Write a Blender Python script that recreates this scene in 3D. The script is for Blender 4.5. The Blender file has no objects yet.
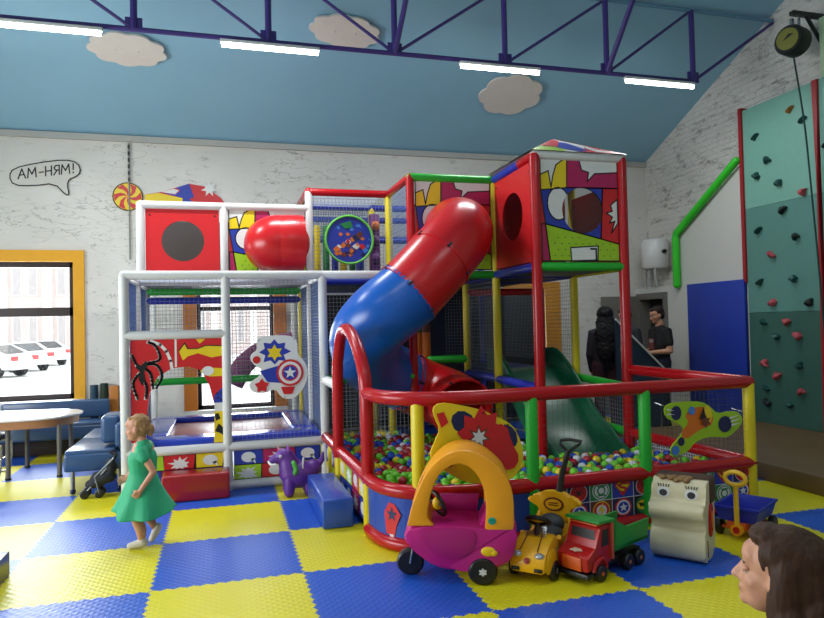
import bpy, bmesh, math, random
from mathutils import Vector, Matrix, noise
from mathutils.geometry import tessellate_polygon
random.seed(7)
S = bpy.context.scene
COL = S.collection
PI = math.pi
V = Vector

# ------------------------------------------------------------------ camera
CAM_O = V((1.4813, -5.7143, 1.7136))
_yaw, _pit, _rol, _f = 0.278728, 0.022900, -0.022932, 664.463
_fw = V((math.sin(_yaw)*math.cos(_pit), math.cos(_yaw)*math.cos(_pit), math.sin(_pit)))
_r0 = V((math.cos(_yaw), -math.sin(_yaw), 0)); _u0 = _r0.cross(_fw)
_r = math.cos(_rol)*_r0 + math.sin(_rol)*_u0
_u = -math.sin(_rol)*_r0 + math.cos(_rol)*_u0
cam = bpy.data.cameras.new('camera'); co = bpy.data.objects.new('camera', cam); COL.objects.link(co)
cam.sensor_width = 36; cam.lens = 36*_f/824; cam.clip_end = 200
co.matrix_world = Matrix(((_r.x, _u.x, -_fw.x, CAM_O.x), (_r.y, _u.y, -_fw.y, CAM_O.y), (_r.z, _u.z, -_fw.z, CAM_O.z), (0, 0, 0, 1)))
S.camera = co

# ------------------------------------------------------------------ light
S.view_settings.view_transform = 'Standard'; S.view_settings.look = 'None'
S.view_settings.gamma = 1; S.view_settings.use_curve_mapping = False
S.view_settings.exposure = 0.0
w = bpy.data.worlds.new('overcast_sky'); S.world = w; w.use_nodes = True
w.node_tree.nodes['Background'].inputs[0].default_value = (0.93, 0.97, 1.0, 1)
w.node_tree.nodes['Background'].inputs[1].default_value = 3.6

def area(name, loc, target, sx, sy, power, color=(1, 1, 1)):
    l = bpy.data.lights.new(name, 'AREA'); l.shape = 'RECTANGLE'; l.size = sx; l.size_y = sy
    l.energy = power; l.color = color
    o = bpy.data.objects.new(name, l); COL.objects.link(o); o.location = loc
    o.rotation_euler = (V(target) - V(loc)).to_track_quat('-Z', 'Y').to_euler()
    return o
DAY = (0.92, 0.96, 1.0)
area('daylight', (-2.2, 5.9, 1.9), (-2.2, 0, 0.9), 2.8, 2.0, 330, DAY)      # sky seen through the big window
area('daylight', (1.68, 5.9, 1.5), (1.68, 0, 0.9), 1.1, 1.8, 100, DAY)
area('daylight', (7.0, 5.9, 1.5), (7.0, 0, 0.9), 0.8, 1.2, 20, DAY)
area('daylight', (-4.6, -1.0, 2.0), (2, -1, 0.4), 5.0, 2.0, 300, DAY)       # added fill from the left, as through unseen side windows
TUBES = [(-0.83, 0.297, 2.0), (1.508, 2.63, 2.0), (4.37, 5.47, 2.0), (6.72, 7.82, 2.0)]
FILL_REAR = [(-0.8, 0.3, -2.6), (1.5, 2.6, -2.6), (4.3, 5.4, -2.6), (-0.8, 0.3, -6.4), (1.5, 2.6, -6.4), (4.3, 5.4, -6.4)]
TUBE_W, REAR_W = 62, 20
for (a, b, y), pw in zip(TUBES, (1.1, 1.0, 0.7, 0.5)): area('tube_light', ((a+b)/2, y-0.08, 4.84), ((a+b)/2, y-0.08, 0), b-a, 0.06, TUBE_W*pw, (0.97, 0.98, 1.0))
for a, b, y in FILL_REAR: area('tube_light', ((a+b)/2, y, 4.84), ((a+b)/2, y, 0), b-a, 0.06, REAR_W, (0.97, 0.98, 1.0))  # unseen rear rows added as fill; no tube fittings hang there

# ------------------------------------------------------------------ materials
def lin(h):
    h = h.lstrip('#'); c = [int(h[i:i+2], 16)/255 for i in (0, 2, 4)]
    return tuple(x/12.92 if x <= 0.04045 else ((x+0.055)/1.055)**2.4 for x in c) + (1,)
MATS = {}
def M(name, hexc=None, rough=0.5, spec=0.5, var=0.06, scale=12, bump=0, metal=0, emit=0, coat=0):
    if name in MATS: return MATS[name]
    m = bpy.data.materials.new(name); m.use_nodes = True; nt = m.node_tree; b = nt.nodes['Principled BSDF']
    c = lin(hexc)
    tc = nt.nodes.new('ShaderNodeTexCoord'); nz = nt.nodes.new('ShaderNodeTexNoise'); nz.inputs['Scale'].default_value = scale
    nz.inputs['Detail'].default_value = 3
    nt.links.new(tc.outputs['Object'], nz.inputs['Vector'])
    mx = nt.nodes.new('ShaderNodeMix'); mx.data_type = 'RGBA'
    mx.inputs[6].default_value = tuple(max(0, x*(1-var)) for x in c[:3]) + (1,)
    mx.inputs[7].default_value = tuple(min(1, x*(1+var)) for x in c[:3]) + (1,)
    nt.links.new(nz.outputs['Fac'], mx.inputs[0]); nt.links.new(mx.outputs[2], b.inputs['Base Color'])
    b.inputs['Roughness'].default_value = rough; b.inputs['Specular IOR Level'].default_value = spec
    b.inputs['Metallic'].default_value = metal; b.inputs['Coat Weight'].default_value = coat
    if bump:
        bp = nt.nodes.new('ShaderNodeBump'); bp.inputs['Strength'].default_value = bump; bp.inputs['Distance'].default_value = 0.02
        nt.links.new(nz.outputs['Fac'], bp.inputs['Height']); nt.links.new(bp.outputs[0], b.inputs['Normal'])
    if emit:
        b.inputs['Emission Color'].default_value = c; b.inputs['Emission Strength'].default_value = emit
    MATS[name] = m; return m

RED = M('red_vinyl', '#ae0f18', 0.26, 0.4); GREEN = M('green_foam', '#1fae30', 0.4); YELLOW = M('yellow_foam', '#d8c414', 0.4)
BLUE = M('blue_foam', '#2230a0', 0.4); WHITE = M('white_foam', '#d2d3d0', 0.45); BLUEV = M('blue_vinyl', '#1a4cb0', 0.3, coat=0.3)
BLACK = M('black_plastic', '#141414', 0.4); DGREEN = M('dark_green_plastic', '#0b5a3c', 0.32)
REDP = M('red_plastic', '#c4161c', 0.28); BLUEP = M('blue_plastic', '#1159b4', 0.28)
PRED = M('panel_red', '#c81d22', 0.4); PYEL = M('panel_yellow', '#e6c81a', 0.4); PBLU = M('panel_blue', '#2338a0', 0.4)
PMAG = M('panel_magenta', '#b01c58', 0.4); PLIM = M('panel_lime', '#9cc41e', 0.4); PWHI = M('panel_white', '#dcdcd8', 0.4)
PBLK = M('panel_black', '#101014', 0.4); PGRN = M('panel_green', '#1c7a3a', 0.4); PORA = M('panel_orange', '#d8701c', 0.4)
PBRO = M('panel_brown', '#6a3320', 0.4); PNAV = M('panel_navy', '#16204e', 0.4); PSKY = M('panel_sky', '#3f7ccc', 0.4)
NETW = M('net_white', '#b8c0d0', 0.7); NETB = M('net_blue', '#5a76ac', 0.7); NETG = M('net_grey', '#7d8288', 0.7)
CHROME = M('steel', '#a8a8a8', 0.25, metal=1)
PAL = [PRED, PYEL, PBLU, PMAG, PLIM, PWHI, PBLK, PGRN, PORA, PBRO, PNAV, PSKY]
R_, Y_, B_, G_, L_, W_, K_, N_, O_, BR_, NV_, SK_ = range(12)

# ------------------------------------------------------------------ mesh builder
def frame(o, ux, uy):
    ux = V(ux).normalized(); uy = V(uy).normalized(); n = ux.cross(uy)
    return Matrix(((ux.x, uy.x, n.x, o[0]), (ux.y, uy.y, n.y, o[1]), (ux.z, uy.z, n.z, o[2]), (0, 0, 0, 1)))
def FY(x, y, z): return frame((x, y, z), (1, 0, 0), (0, 0, 1))       # faces the front of the hall
def FX(x, y, z): return frame((x, y, z), (0, -1, 0), (0, 0, 1))      # faces the left of the hall
def circ(cx, cy, rx, ry=None, n=24, a0=0): 
    ry = rx if ry is None else ry
    return [(cx+rx*math.cos(a0+2*PI*i/n), cy+ry*math.sin(a0+2*PI*i/n)) for i in range(n)]
def star(cx, cy, r1, r2, n=5, a0=PI/2, sq=1, jit=0):
    return [(cx+(r1 if i % 2 == 0 else r2)*(1+jit*random.uniform(-1, 1))*math.cos(a0+PI*i/n), cy+sq*(r1 if i % 2 == 0 else r2)*(1+jit*random.uniform(-1, 1))*math.sin(a0+PI*i/n)) for i in range(2*n)]
def smooth2(pts, it=2):
    for _ in range(it):
        q = []
        for i in range(len(pts)):
            a, b = V(pts[i]), V(pts[(i+1) % len(pts)])
            q += [tuple(a*0.75+b*0.25), tuple(a*0.25+b*0.75)]
        pts = q
    return pts
def spline(pts, n=8):
    pts = [V(p) for p in pts]; out = []
    P = [pts[0]*2-pts[1]] + pts + [pts[-1]*2-pts[-2]]
    for i in range(1, len(P)-2):
        for k in range(n):
            t = k/n; a, b, c, d = P[i-1], P[i], P[i+1], P[i+2]
            out.append(0.5*((2*b)+(c-a)*t+(2*a-5*b+4*c-d)*t*t+(3*b-a-3*c+d)*t**3))
    out.append(pts[-1]); return out
def clip_half(poly, nx, ny, d, keep_less):
    out = []; n = len(poly)
    for i in range(n):
        a, b = poly[i], poly[(i+1) % n]
        sa = nx*a[0]+ny*a[1]-d; sb = nx*b[0]+ny*b[1]-d
        if not keep_less: sa, sb = -sa, -sb
        if sa <= 0: out.append(a)
        if (sa < 0 < sb) or (sb < 0 < sa):
            t = sa/(sa-sb); out.append((a[0]+(b[0]-a[0])*t, a[1]+(b[1]-a[1])*t))
    return out
def tess(pts):
    t = tessellate_polygon([[V((p[0], p[1], 0)) for p in pts]])
    r = []
    for a, b, c in t:
        tri = [pts[a], pts[b], pts[c]]
        ar = (tri[1][0]-tri[0][0])*(tri[2][1]-tri[0][1])-(tri[2][0]-tri[0][0])*(tri[1][1]-tri[0][1])
        if abs(ar) < 1e-10: continue
        r.append(tri if ar > 0 else tri[::-1])
    return r
def cut_hole(polys, hole):                  # keep what lies outside a round hole (cx, cy, r)
    cx, cy, r = hole; n = 24; out = []
    hp = []
    for i in range(n):
        a = 2*PI*(i+0.5)/n; nx, ny = math.cos(a), math.sin(a); hp.append((nx, ny, nx*cx+ny*cy+r*math.cos(PI/n)))
    for p in polys:
        rest = p
        for h in hp:
            o = clip_half(rest, *h, False)
            if len(o) > 2: out.append(o)
            rest = clip_half(rest, *h, True)
            if len(rest) < 3: break
    return out

class MB:
    def __init__(s): s.v, s.f, s.m = [], [], []
    def add(s, vs, fs, mi=0, mat=None):
        o = len(s.v)
        s.v += [tuple(mat @ V(p)) if mat else tuple(p) for p in vs]
        for i, f in enumerate(fs): s.f.append(tuple(o+k for k in f)); s.m.append(mi if isinstance(mi, int) else mi[i])
        return s
    def bm(s, b, mi=0, mat=None):
        b.verts.index_update()
        s.add([v.co.copy() for v in b.verts], [[v.index for v in f.verts] for f in b.faces], mi, mat); b.free(); return s
    def box(s, a, b, mi=0, mat=None, bev=0, seg=2):
        x0, y0, z0 = (min(p, q) for p, q in zip(a, b)); x1, y1, z1 = (max(p, q) for p, q in zip(a, b))
        bm_ = bmesh.new(); bmesh.ops.create_cube(bm_, size=1)
        for v in bm_.verts: v.co = V(((x0+x1)/2+v.co.x*(x1-x0), (y0+y1)/2+v.co.y*(y1-y0), (z0+z1)/2+v.co.z*(z1-z0)))
        if bev: bmesh.ops.bevel(bm_, geom=list(bm_.edges), offset=bev, segments=seg, affect='EDGES', profile=0.5)
        return s.bm(bm_, mi, mat)
    def tube(s, pts, r, n=12, mi=0, closed=False, cap='flat', mat=None, flat=None):
        pts = [V(p) for p in pts]; N = len(pts)
        rs = [r]*N if not hasattr(r, '__len__') else list(r)
        if cap == 'round' and not closed:
            d0 = (pts[0]-pts[1]).normalized(); d1 = (pts[-1]-pts[-2]).normalized(); h0, h1 = rs[0], rs[-1]
            A = [(math.sin(t)*h0, math.cos(t)) for t in (PI/2*0.95, PI/3, PI/6)]
            B = [(math.sin(t)*h1, math.cos(t)) for t in (PI/6, PI/3, PI/2*0.95)]
            pts = [pts[0]+d0*a for a, _ in A] + pts + [pts[-1]+d1*a for a, _ in B]
            rs = [h0*k for _, k in A] + rs + [h1*k for _, k in B]; N = len(pts)
        vs, fs = [], []; up = None
        for i in range(N):
            t = (pts[(i+1) % N]-pts[i-1]) if closed else (pts[min(i+1, N-1)]-pts[max(i-1, 0)])
            if t.length < 1e-9: t = V((0, 0, 1))
            t.normalize()
            if up is None:
                up = V((0, 0, 1)) if abs(t.z) < 0.9 else V((1, 0, 0))
            up = (up-t*up.dot(t))
            if up.length < 1e-6: up = t.orthogonal()
            up.normalize(); sd = t.cross(up)
            for k in range(n):
                a = 2*PI*k/n
                vs.append(pts[i]+(sd*math.cos(a)*(flat or 1)+up*math.sin(a))*rs[i])
        for i in range(N if closed else N-1):
            for k in range(n):
                a, b = i*n, ((i+1) % N)*n
                fs.append((a+k, a+(k+1) % n, b+(k+1) % n, b+k))
        if not closed and cap:
            fs.append(tuple(range(n))[::-1]); fs.append(tuple((N-1)*n+k for k in range(n)))
        return s.add(vs, fs, mi, mat)
    def ell(s, c, r, mi=0, mat=None, u=20, v=12):
        r = (r, r, r) if not hasattr(r, '__len__') else r
        vs, fs = [V((c[0], c[1], c[2]+r[2]))], []
        for i in range(1, v):
            for k in range(u):
                a, b = PI*i/v, 2*PI*k/u
                vs.append(V((c[0]+r[0]*math.sin(a)*math.cos(b), c[1]+r[1]*math.sin(a)*math.sin(b), c[2]+r[2]*math.cos(a))))
        vs.append(V((c[0], c[1], c[2]-r[2]))); L = len(vs)-1
        for k in range(u):
            fs.append((0, 1+k, 1+(k+1) % u)); fs.append((L, L-u+(k+1) % u, L-u+k))
            for i in range(v-2):
                a, b = 1+i*u, 1+(i+1)*u; fs.append((a+k, b+k, b+(k+1) % u, a+(k+1) % u))
        return s.add(vs, fs, mi, mat)
    def lathe(s, prof, mat=None, n=24, mi=0, a0=0, a1=2*PI):     # prof: (radius, height) about z
        full = abs(a1-a0-2*PI) < 1e-6; vs, fs = [], []; K = n if full else n+1
        for r, h in prof:
            for k in range(K):
                a = a0+(a1-a0)*k/n; vs.append((r*math.cos(a), r*math.sin(a), h))
        for i in range(len(prof)-1):
            for k in range(n):
                k2 = (k+1) % K; fs.append((i*K+k, i*K+k2, (i+1)*K+k2, (i+1)*K+k))
        if full:
            if prof[0][0] > 1e-6: fs.append(tuple(range(K))[::-1])
            if prof[-1][0] > 1e-6: fs.append(tuple((len(prof)-1)*K+k for k in range(K)))
        return s.add(vs, fs, mi, mat)
    def cyl(s, p, q, r, n=20, mi=0, mat=None, r2=None): return s.tube([p, q], [r, r if r2 is None else r2], n, mi, mat=mat)
    def prism(s, pts, z0, z1, mi=0, mat=None, bev=0):
        ar = sum(pts[i][0]*pts[(i+1) % len(pts)][1]-pts[(i+1) % len(pts)][0]*pts[i][1] for i in range(len(pts)))
        if ar < 0: pts = pts[::-1]
        n = len(pts); vs = [(x, y, z0) for x, y in pts]+[(x, y, z1) for x, y in pts]
        bm_ = bmesh.new(); bv = [bm_.verts.new(v) for v in vs]
        for i in range(n): bm_.faces.new((bv[i], bv[(i+1) % n], bv[n+(i+1) % n], bv[n+i]))
        f0 = bm_.faces.new(bv[:n][::-1]); f1 = bm_.faces.new(bv[n:])
        if bev:
            bmesh.ops.bevel(bm_, geom=list(f0.edges)+list(f1.edges), offset=bev, segments=2, affect='EDGES', profile=0.5)
        bmesh.ops.triangulate(bm_, faces=[f for f in bm_.faces if len(f.verts) > 4])
        return s.bm(bm_, mi, mat)
    def poly(s, fr, pts, z=0, mi=0, hole=None, sc=(1, 1)):
        tr = [[(p[0]*sc[0], p[1]*sc[1]) for p in t] for t in tess(pts)]
        if hole: tr = cut_hole(tr, hole)
        for t in tr: s.add([(p[0], p[1], z) for p in t], [tuple(range(len(t)))], mi, fr)
        return s
    def stroke(s, fr, pts, wd, z=0, mi=0, hole=None, closed=False, sc=(1, 1)):
        P = [V((p[0]*sc[0], p[1]*sc[1])) for p in pts]; n = len(P)
        for i in range(n if closed else n-1):
            a, b = P[i], P[(i+1) % n]; d = b-a
            if d.length < 1e-6: continue
            d.normalize(); o = V((-d.y, d.x))*wd/2; a2, b2 = a-d*wd*0.4, b+d*wd*0.4
            q = [[tuple(a2-o), tuple(b2-o), tuple(b2+o), tuple(a2+o)]]
            if hole: q = cut_hole(q, hole)
            for t in q: s.add([(p[0], p[1], z) for p in t], [tuple(range(len(t)))], mi, fr)
        return s
    def mesh(s, name, mats, ang=42):
        me = bpy.data.meshes.new(name); me.from_pydata(s.v, [], s.f)
        for m in (mats if isinstance(mats, (list, tuple)) else [mats]): me.materials.append(m)
        me.polygons.foreach_set('material_index', s.m)
        me.validate(); me.update()
        if ang: me.shade_smooth(); me.set_sharp_from_angle(angle=math.radians(ang))
        return me
    def build(s, name, mats, parent=None, label=None, ang=42):
        return link(name, s.mesh(name, mats, ang), parent, label)
def link(name, me, parent=None, label=None):
    o = bpy.data.objects.new(name, me); COL.objects.link(o)
    if parent: o.parent = parent
    if label: o['label'] = label
    return o
def thing(name, label, cat, loc=(0, 0, 0), rotz=0, group=None):
    o = bpy.data.objects.new(name, None); COL.objects.link(o); o.empty_display_size = 0.1
    o.location = loc; o.rotation_euler = (0, 0, rotz); return tag(o, label, cat, group)
def tag(o, label, cat, group=None):
    o['label'] = label; o['category'] = cat
    if group: o['group'] = group
    return o
def struct(name, mb, mats, parent=None, ang=42):
    o = mb.build(name, mats, parent, None, ang); o['kind'] = 'structure'; return o
def remeshed(mb, voxel, sm=4):
    me = mb.mesh('tmp', [WHITE]); o = bpy.data.objects.new('tmp', me); COL.objects.link(o)
    r = o.modifiers.new('r', 'REMESH'); r.mode = 'VOXEL'; r.voxel_size = voxel
    q = o.modifiers.new('s', 'SMOOTH'); q.iterations = sm; q.factor = 0.5
    dg = bpy.context.evaluated_depsgraph_get(); dg.update()
    m2 = bpy.data.meshes.new_from_object(o.evaluated_get(dg)); bpy.data.objects.remove(o); bpy.data.meshes.remove(me)
    m2.materials.clear(); m2.shade_smooth(); return m2
# ================================================================== ROOM
def wall_material(nm='whitewashed_brick', lo=0.22, hi=0.40, bmp=0.55, brick=0.0):
    m = bpy.data.materials.new(nm); m.use_nodes = True; nt = m.node_tree; b = nt.nodes['Principled BSDF']; L = nt.links.new
    tc = nt.nodes.new('ShaderNodeTexCoord')
    mp = nt.nodes.new('ShaderNodeMapping'); mp.inputs['Scale'].default_value = (1.2, 1.2, 3.2); L(tc.outputs['Object'], mp.inputs['Vector'])
    n1 = nt.nodes.new('ShaderNodeTexNoise'); n1.inputs['Scale'].default_value = 3.0; n1.inputs['Detail'].default_value = 10; n1.inputs['Roughness'].default_value = 0.68
    L(mp.outputs[0], n1.inputs['Vector'])
    r1 = nt.nodes.new('ShaderNodeValToRGB'); r1.color_ramp.elements[0].position = lo; r1.color_ramp.elements[1].position = hi
    r1.color_ramp.elements[0].color = lin('#8a8680'); r1.color_ramp.elements[1].color = lin('#e0ddd6'); L(n1.outputs['Fac'], r1.inputs[0])
    n2 = nt.nodes.new('ShaderNodeTexNoise'); n2.inputs['Scale'].default_value = 0.9; n2.inputs['Detail'].default_value = 3; L(tc.outputs['Object'], n2.inputs['Vector'])
    r2 = nt.nodes.new('ShaderNodeValToRGB'); r2.color_ramp.elements[0].position = 0.3; r2.color_ramp.elements[1].position = 0.7
    r2.color_ramp.elements[0].color = (0.86, 0.86, 0.85, 1); r2.color_ramp.elements[1].color = (1, 1, 1, 1); L(n2.outputs['Fac'], r2.inputs[0])
    # thin broken cracks
    mp2 = nt.nodes.new('ShaderNodeMapping'); mp2.inputs['Scale'].default_value = (1.6, 1.6, 4.5); L(tc.outputs['Object'], mp2.inputs['Vector'])
    n3 = nt.nodes.new('ShaderNodeTexNoise'); n3.inputs['Scale'].default_value = 1.7; n3.inputs['Detail'].default_value = 6; L(mp2.outputs[0], n3.inputs['Vector'])
    r3 = nt.nodes.new('ShaderNodeValToRGB'); e = r3.color_ramp.elements; e[0].position = 0.488; e[0].color = (1, 1, 1, 1); e[1].position = 0.512; e[1].color = (1, 1, 1, 1)
    k = r3.color_ramp.elements.new(0.5); k.color = (0.45, 0.43, 0.42, 1); L(n3.outputs['Fac'], r3.inputs[0])
    n4 = nt.nodes.new('ShaderNodeTexNoise'); n4.inputs['Scale'].default_value = 1.3; L(tc.outputs['Object'], n4.inputs['Vector'])
    r4 = nt.nodes.new('ShaderNodeValToRGB'); r4.color_ramp.elements[0].position = 0.5; r4.color_ramp.elements[1].position = 0.62; L(n4.outputs['Fac'], r4.inputs[0])
    m3 = nt.nodes.new('ShaderNodeMix'); m3.data_type = 'RGBA'; m3.inputs[6].default_value = (1, 1, 1, 1); L(r4.outputs[0], m3.inputs[0]); L(r3.outputs[0], m3.inputs[7])
    x1 = nt.nodes.new('ShaderNodeMix'); x1.data_type = 'RGBA'; x1.blend_type = 'MULTIPLY'; x1.inputs[0].default_value = 1; L(r1.outputs[0], x1.inputs[6]); L(r2.outputs[0], x1.inputs[7])
    x2 = nt.nodes.new('ShaderNodeMix'); x2.data_type = 'RGBA'; x2.blend_type = 'MULTIPLY'; x2.inputs[0].default_value = 1; L(x1.outputs[2], x2.inputs[6]); L(m3.outputs[2], x2.inputs[7])
    L(x2.outputs[2], b.inputs['Base Color']); b.inputs['Roughness'].default_value = 0.75
    bp = nt.nodes.new('ShaderNodeBump'); bp.inputs['Strength'].default_value = bmp; bp.inputs['Distance'].default_value = 0.03
    L(n1.outputs['Fac'], bp.inputs['Height']); L(bp.outputs[0], b.inputs['Normal'])
    if brick:                                     # whitewashed courses showing through
        sp = nt.nodes.new('ShaderNodeSeparateXYZ'); L(tc.outputs['Object'], sp.inputs[0]); ad = nt.nodes.new('ShaderNodeMath'); L(sp.outputs[0], ad.inputs[0]); L(sp.outputs[1], ad.inputs[1])
        cb = nt.nodes.new('ShaderNodeCombineXYZ'); L(ad.outputs[0], cb.inputs[0]); L(sp.outputs[2], cb.inputs[1])
        bt = nt.nodes.new('ShaderNodeTexBrick'); bt.inputs['Scale'].default_value = 1.0; bt.inputs['Brick Width'].default_value = 0.27; bt.inputs['Row Height'].default_value = 0.09; bt.inputs['Mortar Size'].default_value = 0.011; bt.inputs['Mortar Smooth'].default_value = 0.4; L(cb.outputs[0], bt.inputs['Vector'])
        b2 = nt.nodes.new('ShaderNodeBump'); b2.inputs['Strength'].default_value = brick; b2.inputs['Distance'].default_value = 0.012; b2.invert = True
        L(bt.outputs['Fac'], b2.inputs['Height']); L(bp.outputs[0], b2.inputs['Normal']); L(b2.outputs[0], b.inputs['Normal'])
    return m
BRICK = wall_material(brick=0.25); BRICK2 = wall_material('rough_whitewashed_brick', 0.31, 0.46, 1.0, 0.9)
PLASTER = M('smooth_white_wall', '#c8c8c2', 0.6, var=0.03, scale=2)
CEIL = M('blue_ceiling', '#8cbad2', 0.55, var=0.05, scale=1.2)
HX0, HX1, HY0, HY1 = -4.0, 9.3, -9.2, 5.2
def cz(y): return 4.69+0.46*(5.2-y) if y > -2 else 4.69+0.46*(y+9.2)

# floor of jigsaw mats
def floor_mat(name, hexc):
    m = M(name, hexc, 0.38, 0.5, 0.05, 3); nt = m.node_tree; b = nt.nodes['Principled BSDF']
    tc = nt.nodes.new('ShaderNodeTexCoord'); ws = []
    for ax in ((1, 1, 0), (1, -1, 0)):
        mp = nt.nodes.new('ShaderNodeMapping'); mp.inputs['Rotation'].default_value = (0, 0, PI/4 if ax[1] > 0 else -PI/4)
        nt.links.new(tc.outputs['Object'], mp.inputs['Vector'])
        wv = nt.nodes.new('ShaderNodeTexWave'); wv.inputs['Scale'].default_value = 7.0; nt.links.new(mp.outputs[0], wv.inputs['Vector']); ws.append(wv)
    mu = nt.nodes.new('ShaderNodeMath'); mu.operation = 'MULTIPLY'
    nt.links.new(ws[0].outputs['Fac'], mu.inputs[0]); nt.links.new(ws[1].outputs['Fac'], mu.inputs[1])
    bp = nt.nodes.new('ShaderNodeBump'); bp.inputs['Strength'].default_value = 0.4; bp.inputs['Distance'].default_value = 0.004
    nt.links.new(mu.outputs[0], bp.inputs['Height']); nt.links.new(bp.outputs[0], b.inputs['Normal'])
    return m
FB = floor_mat('blue_mat', '#1a54bc'); FYE = floor_mat('yellow_mat', '#d6cc1c'); SUB = M('subfloor', '#4a4440', 0.8)
def edge(t):                         # tooth profile along a mat edge, t in 0..1
    pts = []; n = 24; a = 0.0115
    for i in range(n):
        c = (i+0.5)/n; wd = 0.25/n; s = a if i % 2 == 0 else -a
        pts += [(c-wd*0.8, 0), (c-wd*1.15, s), (c+wd*1.15, s), (c+wd*0.8, 0)]
    return [(0, 0)]+pts+[(1, 0)]
fl = MB(); fl.box((HX0, HY0, -0.12), (HX1, HY1, -0.02), 2)
E0 = edge(0)
for i in range(-4, 9):
    for j in range(-9, 5):
        p = [(i+t, j+d) for t, d in E0][:-1]+[(i+1+d, j+t) for t, d in E0][:-1]
        p += [(i+t, j+1+d) for t, d in E0[::-1]][:-1]+[(i+d, j+t) for t, d in E0[::-1]][:-1]
        tt = tess(p); mi = 0 if (i+j) % 2 == 0 else 1
        for q in tt: fl.add([(x, y, 0) for x, y in q], [(0, 1, 2)], mi)
struct('floor', fl, [FB, FYE, SUB], ang=None)

# back wall with three window openings
W1, W2, W3 = (-2.95, -0.64, 0.72, 2.76), (1.1, 2.28, 0.45, 2.36), (6.6, 7.1, 0.7, 2.3)
bw = MB(); xs = HX0; YB = 5.2
for (a, b, z0, z1) in (W1, W2, W3):
    bw.box((xs, YB, -0.02), (a, YB+0.35, 4.9)); bw.box((a, YB, -0.02), (b, YB+0.35, z0)); bw.box((a, YB, z1), (b, YB+0.35, 4.9)); xs = b
bw.box((xs, YB, -0.02), (HX1+0.3, YB+0.35, 4.9)); struct('wall_back', bw, BRICK, ang=None)
struct('wall_left', MB().box((HX0-0.3, HY0, -0.02), (HX0, -3.6, 4.8)).box((HX0-0.3, 1.6, -0.02), (HX0, HY1+0.35, 4.8)).box((HX0-0.3, -3.6, -0.02), (HX0, 1.6, 0.9)).box((HX0-0.3, -3.6, 3.1), (HX0, 1.6, 4.8)).prism([(HY0, 4.7), (-2, 8.1), (5.55, 4.7)], HX0-0.3, HX0, 0, Matrix(((0, 0, 1, 0), (1, 0, 0, 0), (0, 1, 0, 0), (0, 0, 0, 1)))), BRICK, ang=None)
struct('wall_front', MB().box((HX0-0.3, HY0-0.3, -0.02), (HX1+0.3, HY0, 4.9)), PLASTER, ang=None)
YZ = Matrix(((0, 0, 1, 0), (1, 0, 0, 0), (0, 1, 0, 0), (0, 0, 0, 1)))
struct('wall_right', MB().prism([(HY0, -0.02), (HY1+0.35, -0.02), (HY1+0.35, 4.6), (-2, 8.1), (HY0, 4.8)], HX1, HX1+0.3, 0, YZ), BRICK2, ang=None)
ce = MB().prism([(HY1+0.4, 4.69-0.184), (HY1+0.4, 4.9), (-2, 8.24), (HY0-0.3, 4.9), (HY0-0.3, 4.55), (-2, 8.0)], HX0-0.3, HX1+0.3, 0, YZ)
struct('ceiling', ce, CEIL, ang=None)
struct('trim_1', MB().box((HX0, 5.14, 4.60), (HX1, 5.2, 4.69)), M('grey_cornice', '#b4b4ae', 0.6), ang=None)
# plasterboard casing of the right wall with a doorway
D0, D1, DZ = 4.30, 5.08, 2.14
struct('wall_right_casing', MB().prism([(2.39, 0), (D0, 0), (D0, 2.28), (3.92, 2.30), (3.92, 3.12), (2.39, 4.05)], 9.0, 9.3, 0, YZ).box((9.0, D0, DZ), (9.3, 5.19, 2.28)).box((9.0, D1, 0), (9.3, 5.19, DZ)), PLASTER, ang=None)
dk = M('door_frame_grey', '#6b6862', 0.6)
d = struct('door_1', MB().box((9.2, D0, 0.0), (9.26, D1, DZ)), M('doorway_dark_sheet', '#1a1816', 0.7), ang=None)  # dark sheet standing in for the unlit depth of the doorway
MB().box((8.97, D0-0.05, 0.0), (9.2, D0+0.05, DZ+0.04)).box((8.97, D1-0.05, 0.0), (9.2, D1+0.05, DZ+0.04)).box((8.97, D0+0.05, DZ-0.07), (9.2, D1-0.05, DZ+0.04)).build('door_frame', dk, d, ang=None)
MB().box((8.22, 5.10, 0.005), (8.98, 5.14, DZ), bev=0.004).build('door_leaf', M('grey_door', '#6e6a64', 0.5), d, 'grey door leaf standing open')
# stage
STG = M('stage_boards', '#6e5636', 0.5, var=0.25, scale=2)
struct('floor_stage', MB().prism([(6.9, -4.5), (9.3, -4.5), (9.3, 2.42), (6.9, 2.42)], 0.0, 0.18, 0, bev=0.008), STG)

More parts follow.
